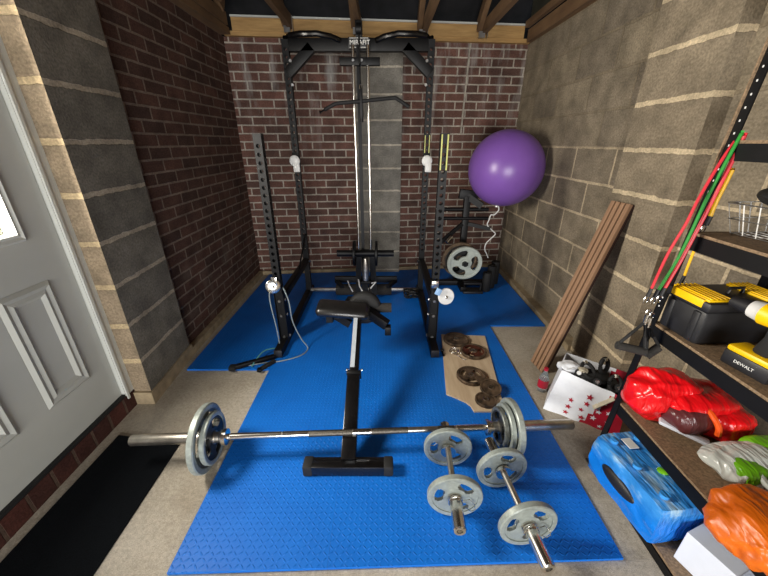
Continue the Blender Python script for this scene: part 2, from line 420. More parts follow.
# front wall with the open garage doorway behind the camera
m = MB(); m.box((-1.36, YF-.075, 1.15), (.42, .15, 2.3)); m.box((1.40, YF-.075, 1.15), (.42, .15, 2.3)); m.box((0, YF-.075, 2.18), (2.4, .15, .24))
struct(m.build('wall_front', 'brick_left', smooth=False))

# roof: wall plates, rafters, joists, felt
k = [5]
def trim(m, mat='pine_dark', bevel=False):
    o = struct(m.build('trim_%d' % k[0], mat, smooth=False)); k[0] += 1; return o
m = MB(); m.prism([(-1.42, byy(-1.42)-.045), (1.4, byy(1.4)-.045), (1.4, byy(1.4)+.06), (-1.42, byy(-1.42)+.06)], ZT, ZT+.035)
m.prism([(-1.34, byy(-1.34)-.055), (1.33, byy(1.33)-.055), (1.33, byy(1.33)-.01), (-1.34, byy(-1.34)-.01)], ZT+.035, ZT+.13); trim(m, 'pine')
m = MB(); m.prism([(-1.34, byy(-1.34)-.07), (1.33, byy(1.33)-.07), (1.33, byy(1.33)+.02), (-1.34, byy(-1.34)+.02)], ZT+.131, ZT+.145); trim(m, 'upvc')
for i, x in enumerate((-.86, -.255, .345, .905)):
    yb = byy(x)-.05
    m = MB(); m.bar((x+.03, yb+.0, ZT+.10), (x+.03, -1.5, ZT+.10), .045, .09); trim(m)
    m = MB(); m.bar((x-.018, yb+.0, ZT+.11), (x-.018, yb-3.0, ZT+.11+1.9), .045, .10); trim(m)
    m = MB(); m.box((x+.004, yb-.035, ZT+.045), (.055, .045, .05)); m.box((x+.055, yb-.035, ZT+.08), (.004, .05, .12)); trim(m, 'steel')
# timbers along the side walls
m = MB(); m.box((-1.41, 1.0, ZT+.025), (.10, 5.2, .05)); trim(m)
m = MB(); m.bar((-1.37, 3.55, ZT+.10), (-1.37, -1.5, ZT+.10), .045, .09); trim(m)
m = MB(); m.bar((-1.355, 3.5, ZT+.17), (-1.355, .8, ZT+.17+1.7), .045, .10); trim(m)
m = MB(); m.bar((-1.3, 3.3, ZT+.18), (-.95, 2.9, ZT+.24), .04, .08); trim(m)
m = MB(); m.prism([(1.40, 3.88), (1.50, -1.5), (1.60, -1.5), (1.50, 3.88)], ZT, ZT+.05); m.prism([(1.36, 3.86), (1.42, -1.5), (1.46, -1.5), (1.40, 3.86)], ZT+.0, ZT+.10); trim(m)
m = MB(); m.prism([(1.32, 3.84), (1.37, -1.5), (1.41, -1.5), (1.36, 3.84)], ZT+.11, ZT+.16); trim(m, 'pine_dark')
m = MB(); m.prism([(1.36, 3.84), (1.42, -1.5), (1.44, -1.5), (1.38, 3.84)], ZT+.16, ZT+2.2); trim(m, 'olive')
# roof planes (felt), rising from the back wall, plus sides
m = MB()
m.quad([(-1.7, 3.95, ZT+.14), (1.7, 4.15, ZT+.14), (1.7, .65, ZT+2.5), (-1.7, .65, ZT+2.5)])
m.quad([(-1.7, .65, ZT+2.5), (1.7, .65, ZT+2.5), (1.7, YF-.2, ZT+.14), (-1.7, YF-.2, ZT+.14)])
m.quad([(-1.62, 4.0, ZT+.0), (-1.62, YF-.2, ZT+.0), (-1.62, YF-.2, ZT+2.6), (-1.62, 4.0, ZT+2.6)])
m.quad([(1.68, 4.1, ZT+.0), (1.68, YF-.2, ZT+.0), (1.68, YF-.2, ZT+2.6), (1.68, 4.1, ZT+2.6)])
m.quad([(-1.7, YF-.1, ZT), (1.7, YF-.1, ZT), (1.7, YF-.1, ZT+.3), (-1.7, YF-.1, ZT+.3)])
m.quad([(-1.7, 3.98, ZT), (1.7, 4.12, ZT), (1.7, 4.12, ZT+.3), (-1.7, 3.98, ZT+.3)])
struct(m.build('ceiling', 'felt', smooth=False))
# pale conduit strip on the back wall
m = MB(); m.bar((.825, byy(.825)-.008, 2.28), (.805, byy(.805)-.008, 1.50), .028, .014); trim(m, 'plaster')

# ------------------------------------------------------------------ door
XD = -1.48
d = MB()
y0, y1, z0, z1 = .62, 1.485, .115, 2.05
wy0, wy1, wz0, wz1 = .84, 1.315, 1.075, 1.90
xc = XD-.022
d.box((xc, (y0+wy0)/2, (z0+z1)/2), (.044, wy0-y0, z1-z0)); d.box((xc, (wy1+y1)/2, (z0+z1)/2), (.044, y1-wy1, z1-z0))
d.box((xc, (wy0+wy1)/2, (z0+wz0)/2), (.044, wy1-wy0, wz0-z0)); d.box((xc, (wy0+wy1)/2, (wz1+z1)/2), (.044, wy1-wy0, z1-wz1))
door = struct(d.build('door_1', 'door_white', smooth=False))
def moulding(ya, yb, za, zb, w, h, name, steps=((0, .0), (.25, 1), (.5, .55), (.75, 1), (1, 0))):
    m = MB(); rings = []
    for t, hh in steps:
        i = w*t
        rings.append([m.bm.verts.new(p) for p in ((XD+h*hh, ya+i, za+i), (XD+h*hh, yb-i, za+i), (XD+h*hh, yb-i, zb-i), (XD+h*hh, ya+i, zb-i))])
    for A, B in zip(rings[:-1], rings[1:]):
        for i in range(4):
            j = (i+1) % 4; m.face((A[i], A[j], B[j], B[i]))
    return m, rings
for (ya, yb) in ((1.135, 1.36), (.78, 1.005)):
    m, rings = moulding(ya, yb, .335, .865, .06, .012, 'p')
    m.face(rings[-1]); m.move(Matrix.Translation((.002, 0, 0))); o = m.build('door_panel', 'door_white', door, smooth=False)
m, r_ = moulding(wy0-.03, wy1+.03, wz0-.03, wz1+.03, .045, .014, 'w'); m.build('window_bead', 'upvc', door, smooth=False)
m = MB(); m.box((xc, (wy0+wy1)/2, (wz0+wz1)/2), (.006, wy1-wy0, wz1-wz0)); m.build('window_pane', 'glass', door, smooth=False)
m = MB(); m.box((-1.49, 1.519, 1.09), (.06, .062, 2.02)); m.box((-1.458, 1.497, 1.09), (.014, .014, 2.02)); m.box((-1.49, .59, 1.09), (.06, .05, 2.02)); m.box((-1.49, 1.055, 2.08), (.06, .98, .04))
m.build('door_frame', 'upvc', door, smooth=False)
m = MB(); m.box((-1.485, 1.05, .108), (.05, .87, .014)); m.build('door_sill', 'black_rubber', door, smooth=False)
# garden hedge seen bright through the window
hb = MB(); g = hb.sphere((-5.2, 2.6, 1.0), 1.6, 4, (.7, 2.0, 1.0))
for v in g: v.co += v.co.normalized()*noise.noise(v.co*4)*.25
M['leaf'] = plain('sunlit hedge', 'c9b93f', .7, var=.4, vscale=9)
hb = hb.build('garden_hedge', 'leaf'); tag(hb, 'sunlit yellow green hedge seen through the door window', 'hedge')
m = MB(); m.box((-6, .7, -.06), (8.6, 14, .1)); m.box((0, -8.7, -.06), (6, 11.9, .1)); struct(m.build('ground_outside', 'concrete', smooth=False))
# threshold step of bricks
m = MB(); box_uv(m, -1.60, -1.458, .45, 1.55, 0, .1)
struct(m.build('trim_40', 'step_brick', smooth=False))
m = MB(); m.prism([(-1.41, .45), (-1.035, .45), (-1.045, 1.245), (-1.395, 1.30)], .0, .009)
tag(m.build('doormat', 'carpet', smooth=False), 'black doormat on the concrete in front of the white door', 'doormat')

# ------------------------------------------------------------------ blue tiles
TZ = .012
rows = [.70, 1.28, 1.85, 2.44, 3.02, 3.56, None]
colsx = [-1.335, -.775, -.205, .34, .885, 1.35]
rown = ['nearest row', 'second row', 'third row', 'fourth row', 'fifth row', 'trimmed row along back wall']
coln = ['leftmost column by brick wall', 'column left of bench', 'column under bench', 'column right of bench', 'rightmost column by block wall']
for r in range(6):
    for c in range(5):
        if c == 0 and r < 2: continue
        if c == 4 and r < 3: continue
        if c == 0 and r == 5: xs = (-1.335, colsx[1])
        x0, x1 = colsx[c]+.0004, colsx[c+1]-.0004
        ya = rows[r]+.0004
        if r == 5: poly = [(x0, ya), (x1, ya), (x1, byy(x1)-.055), (x0, byy(x0)-.055)]
        else: poly = [(x0, ya), (x1, ya), (x1, rows[r+1]-.0004), (x0, rows[r+1]-.0004)]
        if r == 5 and c in (1, 2, 3):
            pass
        if r == 0: poly[0] = (x0, .684+(x0+.775)*.028); poly[1] = (x1, .684+(x1+.775)*.028)
        m = MB(); m.prism(poly, .0005, TZ)
        o = m.build('foam_mat_tile', 'mat', smooth=False)
        tag(o, 'blue diamond-tread foam tile, %s, %s' % (rown[r], coln[c]), 'floor mat', 'blue foam floor tiles')
# the back tiles sit clear of the pier
# ------------------------------------------------------------------ plates
def plate_mesh(R, T, bore, holes=3, recess=True, hub=.24, hole_r=(.42, .74), hole_w=34, mats=2):
    """axis Z, centred; rim, dished web with finger holes, hub"""
    m = MB(); n = 72; T2 = T/2; wt = T*.28
    rr = [R*.84, R*hub]
    # rim
    m.lathe([(R*.83, -T2*.9), (R*.86, -T2), (R*.97, -T2), (R, -T2*.7), (R, T2*.7), (R*.97, T2), (R*.86, T2), (R*.83, T2*.9)], n=n)
    # hub
    m.lathe([(bore, -T2), (R*hub*.92, -T2), (R*hub, -T2*.8), (R*hub, T2*.8), (R*hub*.92, T2), (bore, T2)], n=n)
    # web as polar grid with holes
    rad = [R*hub*.98, R*(hole_r[0]), R*(hole_r[0]+.06), R*(hole_r[1]-.06), R*hole_r[1], R*.84]
    def isn(j, i):
        if holes == 0 or not (1 <= j <= 3): return False
        a = (i+.5)*360/n % (360/holes); a = min(a, 360/holes-a)
        return a < (hole_w if j == 2 else hole_w-5)
    for sgn in (-1, 1):
        G = [[m.bm.verts.new((r*math.cos(2*PI*i/n), r*math.sin(2*PI*i/n), sgn*wt)) for i in range(n)] for r in rad]
        for j in range(5):
            for i in range(n):
                if not isn(j, i): m.face((G[j][i], G[j][(i+1) % n], G[j+1][(i+1) % n], G[j+1][i]), 1)
        if sgn == -1: G0 = G
        else:
            for j in range(5):
                for i in range(n):
                    if isn(j, i):
                        for (a, b, nj, ni) in (((j, i), (j, i+1), j-1, i), ((j+1, i), (j+1, i+1), j+1, i), ((j, i), (j+1, i), j, i-1), ((j, i+1), (j+1, i+1), j, i+1)):
                            if not isn(nj, ni % n):
                                a = (a[0], a[1] % n); b = (b[0], b[1] % n)
                                m.face((G0[a[0]][a[1]], G0[b[0]][b[1]], G[b[0]][b[1]], G[a[0]][a[1]]), 1)
    return m
def emboss(R, h, txt, size, mat, parent, name='raised_lettering', rot=0, y=None):
    cu = bpy.data.curves.new('t', 'FONT'); cu.body = txt; cu.size = size; cu.extrude = h; cu.align_x = 'CENTER'; cu.align_y = 'CENTER'
    to = bpy.data.objects.new('t', cu); COL.objects.link(to)
    bpy.context.view_layer.update()
    me = bpy.data.meshes.new_from_object(to.evaluated_get(bpy.context.evaluated_depsgraph_get()))
    bpy.data.objects.remove(to); me.materials.clear(); me.materials.append(M[mat]); me.name = name
    o = bpy.data.objects.new(name, me); COL.objects.link(o); o.parent = parent
    return o
def make_plate(label, R, T, bore, loc, rot, mats, name='weight_plate', group=None, marks=True, **kw):
    t = thing(name, label, 'weight plate', loc, rot, group)
    p = plate_mesh(R, T, bore, **kw).build('plate_body', mats, t)
    # steel bore ring as a part
    m = MB(); m.lathe([(bore*.985, -T*.52), (bore*1.12, -T*.52), (bore*1.12, T*.52), (bore*.985, T*.52)], n=32)
    m.build('bore_ring', 'chrome_dull', t)
    return t
BZ = .1511
bar_c = V((-.120, 1.187, BZ)); ba = .052
bt_ = .0062   # the bar dips to the right, where its plates are smaller
bar_R = Matrix.Rotation(ba, 4, 'Z') @ Matrix.Rotation(bt_, 4, 'Y')
def onbar(s): return bar_c + bar_R.to_3x3() @ V((s, 0, 0))
t = thing('barbell', 'long chrome barbell lying across the blue mat under the bench foot rail', 'barbell', bar_c, bar_R.to_euler())
m = MB(); m.cyl((-.63, 0, 0), (.63, 0, 0), .0138, n=20); m.build('shaft', 'chrome_dull', t)
for a, b in ((-.235, -.03), (.06, .235), (.38, .46)):
    m = MB(); m.cyl((a, 0, 0), (b, 0, 0), .0148, n=20); m.build('knurled_grip', 'knurl', t)
for a, b in ((-.60, -.36), (-.36, -.235), (-.03, .06), (.47, .6)):
    m = MB(); m.cyl((a+.003, 0, 0), (b-.003, 0, 0), .0155, n=20); m.build('grip_sleeve', 'chrome', t)
for s in (-1, 1):
    m = MB(); m.lathe([(0, .61), (.024, .61), (.037, .615), (.037, .632), (.030, .636), (.030, .645), (.0, .645)], axis=(s, 0, 0), n=28, closed=False); m.build('collar', 'chrome', t)
    m = MB(); m.lathe([(0, .645), (.025, .645), (.025, 1.045), (.022, 1.05), (0, 1.05)], axis=(s, 0, 0), n=28, closed=False); m.build('sleeve', 'chrome_dull', t)
def spin(a): return (bar_R @ Matrix.Rotation(PI/2, 4, 'Y') @ Matrix.Rotation(a, 4, 'Z')).to_euler()
GP = 'tri-grip plates on the barbell'
make_plate('largest grey tri-grip plate on the left barbell sleeve, standing on concrete by the doormat', .1555, .03, .0262, onbar(-.712), spin(0), ['hammertone', 'hammer_dark'], group=GP)
make_plate('smaller grey tri-grip plate on the left barbell sleeve, inside the largest one', .118, .024, .0262, onbar(-.680), spin(.4), ['hammertone', 'recess_dark'], group=GP)
make_plate('largest grey tri-grip plate on the right barbell sleeve beside the dumbbell', .1345, .03, .0262, onbar(.742), spin(0), ['hammertone', 'hammer_dark'], group=GP)
make_plate('middle-sized grey tri-grip plate on the right barbell sleeve, inside the largest one', .112, .024, .0262, onbar(.712), spin(.6), ['hammertone', 'hammer_dark'], group=GP)
make_plate('small worn grey plate innermost on the right barbell sleeve against the collar', .095, .022, .0262, onbar(.686), spin(.3), ['hammer_dark', 'recess_dark'], group=GP)

def dumbbell(label, p_rear, p_front, where, end_clip):
    a, b = V(p_rear), V(p_front); c = (a+b)/2; dv = b-a; L = dv.length
    rz = math.atan2(dv.y, dv.x)
    t = thing('dumbbell_handle', label, 'dumbbell', c, (0, 0, rz))
    h = L/2
    m = MB(); m.cyl((-.10, 0, 0), (.10, 0, 0), .0135, n=18); m.build('grip', 'chrome_dull', t)
    for s in (-1, 1):
        m = MB(); m.lathe([(0, .088), (.034, .088), (.034, .1), (.0, .1)], axis=(s, 0, 0), n=24, closed=False); m.build('collar', 'chrome', t)
        m = MB(); m.lathe([(0, .1), (.0245, .1), (.0245, h-.004), (.021, h), (.012, h), (.011, h-.012), (0, h-.012)], axis=(s, 0, 0), n=24, closed=False); m.build('sleeve', 'chrome', t)
    dn = dv.normalized()
    for s, nm in ((-1, 'rear'), (1, 'front')):
        loc = c + dn*s*.116; q = (random.uniform(.3, 1.0))
        pt = make_plate('grey tri-grip plate on the %s end of the %s' % (nm, where), .11, .026, .0252, loc, (0, PI/2, rz), ['hammertone', 'hammertone'], group='tri-grip plates on the dumbbells', hole_w=30)
        pt.rotation_euler = (Matrix.Rotation(rz, 3, 'Z') @ Matrix.Rotation(PI/2, 3, 'Y') @ Matrix.Rotation(q, 3, 'Z')).to_euler()
        # spring clip
        cl = thing('spring_clip', 'chrome spring clip on the %s end of the %s' % (nm, where), 'clip', c+dn*s*.136, (0, 0, rz if s > 0 else rz+PI), 'spring clips')
        pts = []
        for i in range(61):
            an = i/60*3*2*PI; pts.append((i/60*.014, .0275*math.cos(an), .0275*math.sin(an)))
        m = MB(); m.tube(pts, .0016, 6); m.build('coil', 'chrome', cl)
        m = MB(); m.tube([(0, .0275, 0), (0, .055, .010), (.004, .075, -.01), (.012, .078, -.03), (.016, .06, -.035), (.016, .04, -.015)], .0018, 6); m.build('handle_loop', 'chrome', cl)
dumbbell('short chrome dumbbell bar with two grey plates, the left of the two', (.303, 1.262, .11+TZ), (.276, .757, .11+TZ), 'left dumbbell', 0)
dumbbell('short chrome dumbbell bar with two grey plates, the right one beside the barbell plates', (.497, 1.165, .11+TZ), (.547, .640, .11+TZ), 'right dumbbell', 1)

# ------------------------------------------------------------------ bench
BX = -.165
t = thing('weight_bench', 'black weight bench seen end-on, round pad above a chrome-edged leg and cross foot', 'bench', (BX, 1.09, TZ))
m = MB(); m.box((-.0, 0, .028), (.35, .06, .056), bev=.006); m.build('foot_tube', 'black_gloss', t)
for s in (-1, 1):
    m = MB(); m.box((s*.185, 0, .030), (.045, .066, .060), bev=.008); m.build('foot_cap', 'black_rubber', t)
m = MB(); m.bar((0, .01, .05), (0, .40, .235), .068, .062, bev=.004); m.build('outer_leg', 'black_gloss', t)
m = MB(); m.bar((0, .36, .216), (0, .78, .40), .05, .05, bev=.004); m.build('inner_leg', 'black_gloss', t)
m = MB(); m.bar((0, .392, .232), (0, .412, .242), .078, .074, bev=.004); m.build('leg_clamp', 'black_metal', t)
m = MB(); m.bar((-.010, .42, .274), (-.010, .78, .434-.0), .024, .004); m.build('chrome_glint_face', 'silver', t)  # chrome strip of the leg, its doorway reflection put into the colour
# seat pad seen end-on, round pad behind it, frame plates
m = MB(); m.box((0, 0, 0), (.335, .15, .062), bev=.030)
m.move(Matrix.Translation((-.095, .80, .435)) @ Matrix.Rotation(math.radians(5), 4, 'Y') @ Matrix.Rotation(math.radians(8), 4, 'X')); m.build('seat_pad', 'vinyl', t, ang=80)
m = MB(); m.lathe([(0, -.035), (.09, -.035), (.108, -.025), (.113, 0), (.108, .025), (.09, .035), (0, .035)], c=(.035, .925, .385), axis=(0, 1, -.12), n=40, closed=False); m.build('round_pad', 'black_rubber', t, ang=60)
m = MB(); m.prism([(-.15, .78), (.07, .78), (.09, 1.06), (-.09, 1.06)], .375, .405); m.prism([(-.20, .76), (-.16, .76), (-.14, .92), (-.19, .88)], .36, .40); m.bar((-.14, .80, .39), (-.05, .78, .34), .03, .05); m.build('seat_frame', 'black_metal', t)
m = MB(); m.bar((.05, .86, .39), (.185, .80, .32), .05, .06, bev=.004); m.box((.19, .79, .29), (.04, .05, .06), bev=.004); m.build('side_bracket', 'black_metal', t)
m = MB(); m.cyl((.10, .92, .385), (.215, .92, .385), .032, n=24); m.build('foam_roller', 'foam', t)
for s in (-1, 1):
    m = MB(); m.cyl((s*.034, .44, .24), (s*.046, .44, .24), .008, n=10); m.build('bolt', 'steel', t)

# ------------------------------------------------------------------ power rack
XL, XR, YFt, YB = -.752, .362, 2.19, 3.08
def upright(x, y, z0, z1, w=.05, hz0=.45, pitch=.048, hole=.013):
    m = MB(); h = w/2
    def panel(ax):
        # four faces with holes
        for k_ in range(4):
            an = k_*PI/2; R = Matrix.Rotation(an, 3, 'Z')
            z = z0
            cells = [(z0, hz0)]
            zz = hz0
            while zz+pitch <= z1-.01: cells.append((zz, zz+pitch)); zz += pitch
            cells.append((zz, z1))
            for ci, (a, b) in enumerate(cells):
                P = lambda u, zv: m.bm.verts.new(R @ V((u, -h, 0)) + V((x, y, zv)))
                if ci in (0, len(cells)-1):
                    m.face((P(-h, a), P(h, a), P(h, b), P(-h, b)))
                else:
                    c = (a+b)/2; hh = (b-a)/2
                    out = [(-h, c), (-h, a), (0, a), (h, a), (h, c), (h, b), (0, b), (-h, b)]
                    inn = [(-hole, c)]+[(hole*math.cos(q), c+hole*math.sin(q)) for q in (PI*1.25, PI*1.5, PI*1.75, 0, PI*.25, PI*.5, PI*.75)]
                    A = [P(*p) for p in out]; B = [P(*p) for p in inn]
                    for i in range(8): m.face((A[i], A[(i+1) % 8], B[(i+1) % 8], B[i]))
    panel(0)
    m.quad([(x-h, y-h, z1), (x+h, y-h, z1), (x+h, y+h, z1), (x-h, y+h, z1)])
    bmesh.ops.remove_doubles(m.bm, verts=m.bm.verts[:], dist=1e-5)
    return m
t = thing('power_rack', 'black half rack with high pulldown tower standing on blue mats at the back', 'gym rack', (0, 0, TZ))
rack = t
for x in (XL, XR):
    s = -1 if x < 0 else 1
    upright(x, YFt, .055, 1.455).build('front_upright', 'black_metal', t, smooth=False)
    upright(x, YB, .0, 2.12).build('rear_upright', 'black_metal', t, smooth=False)
    m = MB(); m.bar((x, 1.99, .03), (x, YB+.10, .03), .055, .055, bev=.003); m.build('base_rail', 'black_metal', t)
    m = MB(); m.box((x, 1.985, .03), (.058, .012, .058), bev=.004); m.build('end_cap', 'black_plastic', t)
    m = MB(); m.bar((x, YFt+.02, .36), (x, YB-.02, .36), .05, .05, bev=.003); m.build('side_rail', 'black_metal', t)
    m = MB()
    xs = x-s*.031
    for (xx) in (x-.031, x+.031):
        vs = [(YFt-.035, .02), (YFt+.10, .02), (YFt+.06, .20), (YFt+.035, .42), (YFt-.035, .42)]
        A = [m.bm.verts.new((xx-.002, a, b)) for a, b in vs]; B = [m.bm.verts.new((xx+.002, a, b)) for a, b in vs]
        m.face(A); m.face(B[::-1])
        for i in range(5): m.face((A[i], A[(i+1) % 5], B[(i+1) % 5], B[i]))
    m.build('gusset_plate', 'black_metal', t, smooth=False)
    for z in (.06, .24, .36):
        m = MB(); m.lathe([(0, .006), (.010, .006), (.013, 0)], c=(x-s*.035, YFt, z), axis=(-s, 0, 0), n=6, closed=False); m.lathe([(0, .007), (.010, .007), (.013, 0)], c=(x, YFt-.027, z), axis=(0, -1, 0), n=6, closed=False); m.build('bolt', 'steel', t)
    for z, dy in ((.36, -.03), (.06, -.04)):
        m = MB(); m.lathe([(0, .012), (.012, .012), (.014, 0)], c=(x-s*.03, YB+dy, z), axis=(-s, -.4, 0), n=6, closed=False); m.build('bolt', 'steel', t)
    for z in (1.98, 1.82):
        m = MB(); m.lathe([(0, .010), (.011, .010), (.013, 0)], c=(x-s*.03, YB-.028, z), axis=(-s*.3, -1, 0), n=6, closed=False); m.build('bolt', 'steel', t)
    # corner brace at the top and looping pull-up bar
    m = MB(); m.bar((x-s*.0, YB, 1.90), (x-s*.20, YB, 2.075), .055, .075, bev=.003)
    m.build('corner_brace', 'black_metal', t)
    m = MB(); m.tube([(x, YB, 2.13), (x-s*.05, YB-.05, 2.135), (x-s*.13, YB-.09, 2.135), (x-s*.26, YB-.10, 2.135), (x-s*.36, YB-.06, 2.125), (x-s*.42, YB-.02, 2.11)], .02, 10); m.build('pull_up_bar', 'black_gloss', t)
m = MB(); m.bar((XL+.025, YB, 2.085), (XR-.025, YB, 2.085), .055, .085, bev=.004); m.build('top_beam', 'black_metal', t)
CX = -.175
m = MB(); m.box((CX-.012, YB-.055, 2.085), (.165, .03, .075), bev=.006); m.build('name_plate', 'black_plastic', t)
npl = t.children[-1]
o = emboss(0, .002, 'MIRAFIT', .042, 'white_paint', npl, 'raised_lettering'); o.location = (CX-.006, YB-.0725, 2.087); o.rotation_euler = (PI/2, 0, 0)
m = MB()
for a, b in (((-.09, .115), (.07, .115)), ):
    pass
for zz in (2.1145, 2.0575): m.box((CX-.012, YB-.0715, zz), (.14, .002, .003))
m.build('plate_border', 'white_paint', npl, smooth=False)
m = MB(); m.box((CX-.012, YB-.04, 2.17), (.05, .07, .11), bev=.005); m.cyl((CX-.03, YB-.06, 2.17), (CX+.008, YB-.06, 2.17), .04, n=24); m.build('top_pulley_bracket', 'black_metal', t)
# tower
YT = 2.95
m = MB(); m.bar((CX-.155, YT, 1.955), (CX+.145, YT, 1.955), .05, .05, bev=.003); m.build('tower_cross_plate', 'black_metal', t)
for dx in (-.013, .05): 
    m = MB(); m.lathe([(0, .008), (.010, .008), (.012, 0)], c=(CX+dx-.04, YT-.025, 1.96), axis=(0, -1, 0), n=6, closed=False); m.build('bolt', 'steel', t)
for x in (CX-.055, CX+.055):
    m = MB(); m.cyl((x, YT, .20), (x, YT, 2.06), .0115, n=14); m.build('guide_rod', 'chrome', t)
m = MB(); m.bar((CX-.02, YT+.06, .05), (CX-.02, YT+.06, 2.07), .018, .028); m.build('tower_mast', 'black_metal', t)
m = MB(); m.box((CX, YT, .19), (.17, .09, .03), bev=.004); m.bar((CX-.30, YT+.05, .19), (CX+.30, YT+.05, .19), .035, .06, bev=.003); m.bar((CX-.29, YT+.05, .175), (CX-.21, YT-.10, .175), .03, .03); m.bar((CX+.29, YT+.05, .175), (CX+.21, YT-.10, .175), .03, .03)
m.build('tower_base', 'black_metal', t)
m = MB(); m.bar((CX-.075, YT-.01, .05), (CX-.055, YT-.01, .47), .02, .05); m.bar((CX+.085, YT-.01, .05), (CX+.065, YT-.01, .47), .02, .05); m.build('lower_bracket', 'black_metal', t)
m = MB(); m.box((CX, YT, .47), (.15, .06, .06), bev=.004); m.cyl((CX-.255, YT-.02, .475), (CX+.265, YT-.02, .475), .030, n=18); m.build('weight_carriage', 'black_metal', t)
m = MB(); m.cyl((CX-.255, YT-.03, .452), (CX-.08, YT-.03, .452), .006, n=8); m.cyl((CX+.09, YT-.03, .452), (CX+.265, YT-.03, .452), .006, n=8); m.build('carriage_peg_trim', 'chrome_dull', t)
m = MB(); m.lathe([(0, -.11), (.03, -.11), (.035, -.02), (.028, .05), (.02, .10), (0, .10)], c=(CX+.005, YT-.06, .34), n=20, closed=False); m.build('chrome_spool', 'chrome_dull', t)
m = MB(); m.bar((XL+.027, YB-.03, .06), (XR-.027, YB-.03, .06), .03, .03, bev=.003); m.build('rear_cross_bar', 'chrome_dull', t)
for x0, x1 in ((-.475, -.235), (-.15, .075)):
    m = MB(); m.lathe([(.016, x0), (.05, x0), (.055, x0+.01), (.055, x1-.01), (.05, x1), (.016, x1)], c=(0, YB-.03, .06), axis=(1, 0, 0), n=28); m.build('foam_roller', 'foam', t)
m = MB(); m.bar((CX-.01, YB-.08, .0), (CX-.01, YB-.08, .16), .07, .06); m.build('foot_block', 'black_metal', t)
m = MB(); m.tube([(CX-.16, YT-.10, .235), (CX-.14, YT-.14, .20), (CX-.11, YT-.16, .15)], .006, 6); m.tube([(CX-.06, YT-.1, .25), (CX-.05, YT-.14, .2), (CX-.02, YT-.16, .15)], .006, 6); m.tube([(CX+.06, YT-.12, .22), (CX+.10, YT-.13, .235), (CX+.05, YT-.15, .18)], .006, 6)
m.build('white_cord_ends', 'white_plastic', t)
m = MB(); m.tube([(XL+.01, YFt+.05, .40), (XL+.02, 2.7, .40), (XL+.02, YB-.03, .62)], .007, 8); m.build('thin_brace', 'black_metal', t)
for x, y, z0, z1 in ((XR, YFt, 1.25, 1.45), (XR, YB, 1.30, 1.46)):
    m = MB(); m.box((x-.018, y-.0262, (z0+z1)/2), (.008, .002, z1-z0)); m.box((x+.018, y-.0262, (z0+z1)/2), (.008, .002, z1-z0)); m.build('yellow_strip', 'yellowgreen', t, smooth=False)
# small plates on the carriage
CG = 'black plates on the pulldown carriage'
make_plate('small black plate on the left of the pulldown carriage', .115, .022, .0255, (CX-.095, YT-.02, .475+TZ), (0, PI/2, 0), ['black_metal', 'black_metal'], group=CG)
make_plate('small black plate on the right of the pulldown carriage', .115, .022, .0255, (CX+.105, YT-.02, .475+TZ), (0, PI/2, 0), ['black_metal', 'black_metal'], group=CG)
# hooks with white facing
for x, y, sd, lb in ((XL, YB, 'left', 1), (XR, YB, 'right', 1)):
    h = thing('barbell_hook', 'white-faced bar hook on the %s rear upright of the rack' % sd, 'hook', (x, YB-.0265, 1.24), (0, 0, 0), 'bar hooks on the rack')
    sg = -1 if sd == 'left' else 1
    m = MB(); m.box((0, -.004, .03), (.056, .005, .13), bev=.002); m.bar((0, -.03, -.01), (0, -.0, -.01), .05, .03); m.build('bracket', 'black_metal', h)
    m = MB(); m.sphere((0, -.048, .035), .045, 3, (1, .35, 1)); m.box((.012, -.048, -.02), (.055, .025, .07), bev=.008); m.build('white_liner', 'white_plastic', h)
# lat bar on its cable
t = thing('lat_pulldown_bar', 'angled black pulldown bar hanging from the rack cable', 'pulldown bar', (CX, 2.85, 1.69))
m = MB(); m.tube([(-.31, 0, -.065), (-.27, 0, -.045), (-.20, 0, -.01), (-.17, 0, -.003), (0, 0, .01), (.22, 0, .03), (.26, 0, .032), (.31, 0, .005), (.365, 0, -.03)], .0135, 12); m.build('curved_bar', 'black_rubber', t)
m = MB(); m.box((.005, 0, -.01), (.022, .03, .20), bev=.004); m.cyl((.005, 0, -.05), (.005, 0, -.13), .014, n=12); m.build('swivel', 'black_metal', t)
m = MB(); m.tube([(.005, 0, .08), (0, .01, .25), (-.003, .05, .43)], .0065, 8); m.build('cable', 'black_line', t)
m = MB(); m.tube([(.005+.011*math.cos(a), -.004, .10+.020*math.sin(a)) for a in [i*PI/8 for i in range(16)]], .003, 6, closed=True); m.build('snap_hook', 'chrome', t)

# pulley and cable on left upright, wheel on right upright
t = thing('cable_pulley', 'silver pulley with a long thin cable clipped to the left front upright', 'pulley', (XL-.02, YFt-.055, .50))
m = MB(); m.lathe([(.008, -.012), (.045, -.012), (.05, -.009), (.042, 0), (.05, .009), (.045, .012), (.008, .012)], axis=(.3, -1, .2), n=32); m.build('wheel', 'chrome', t)
m = MB(); m.box((.012, .002, .025), (.04, .012, .085), bev=.003); m.build('side_plate', 'chrome', t)
m = MB(); m.cyl((.012, -.022, .0), (.012, .026, .0), .006, n=10); m.build('axle', 'steel', t)
def smooth_pts(ps, n=8):
    ps = [V(p) for p in ps]; out = []
    for i in range(len(ps)-1):
        p0 = ps[max(i-1, 0)]; p1 = ps[i]; p2 = ps[i+1]; p3 = ps[min(i+2, len(ps)-1)]
        for k_ in range(n):
            s = k_/n
            out.append(.5*((2*p1)+(-p0+p2)*s+(2*p0-5*p1+4*p2-p3)*s*s+(-p0+3*p1-3*p2+p3)*s**3))
    out.append(ps[-1]); return out
O = V((XL-.02, YFt-.055, .50))
def rel(ps): return [V(p)-O for p in ps]
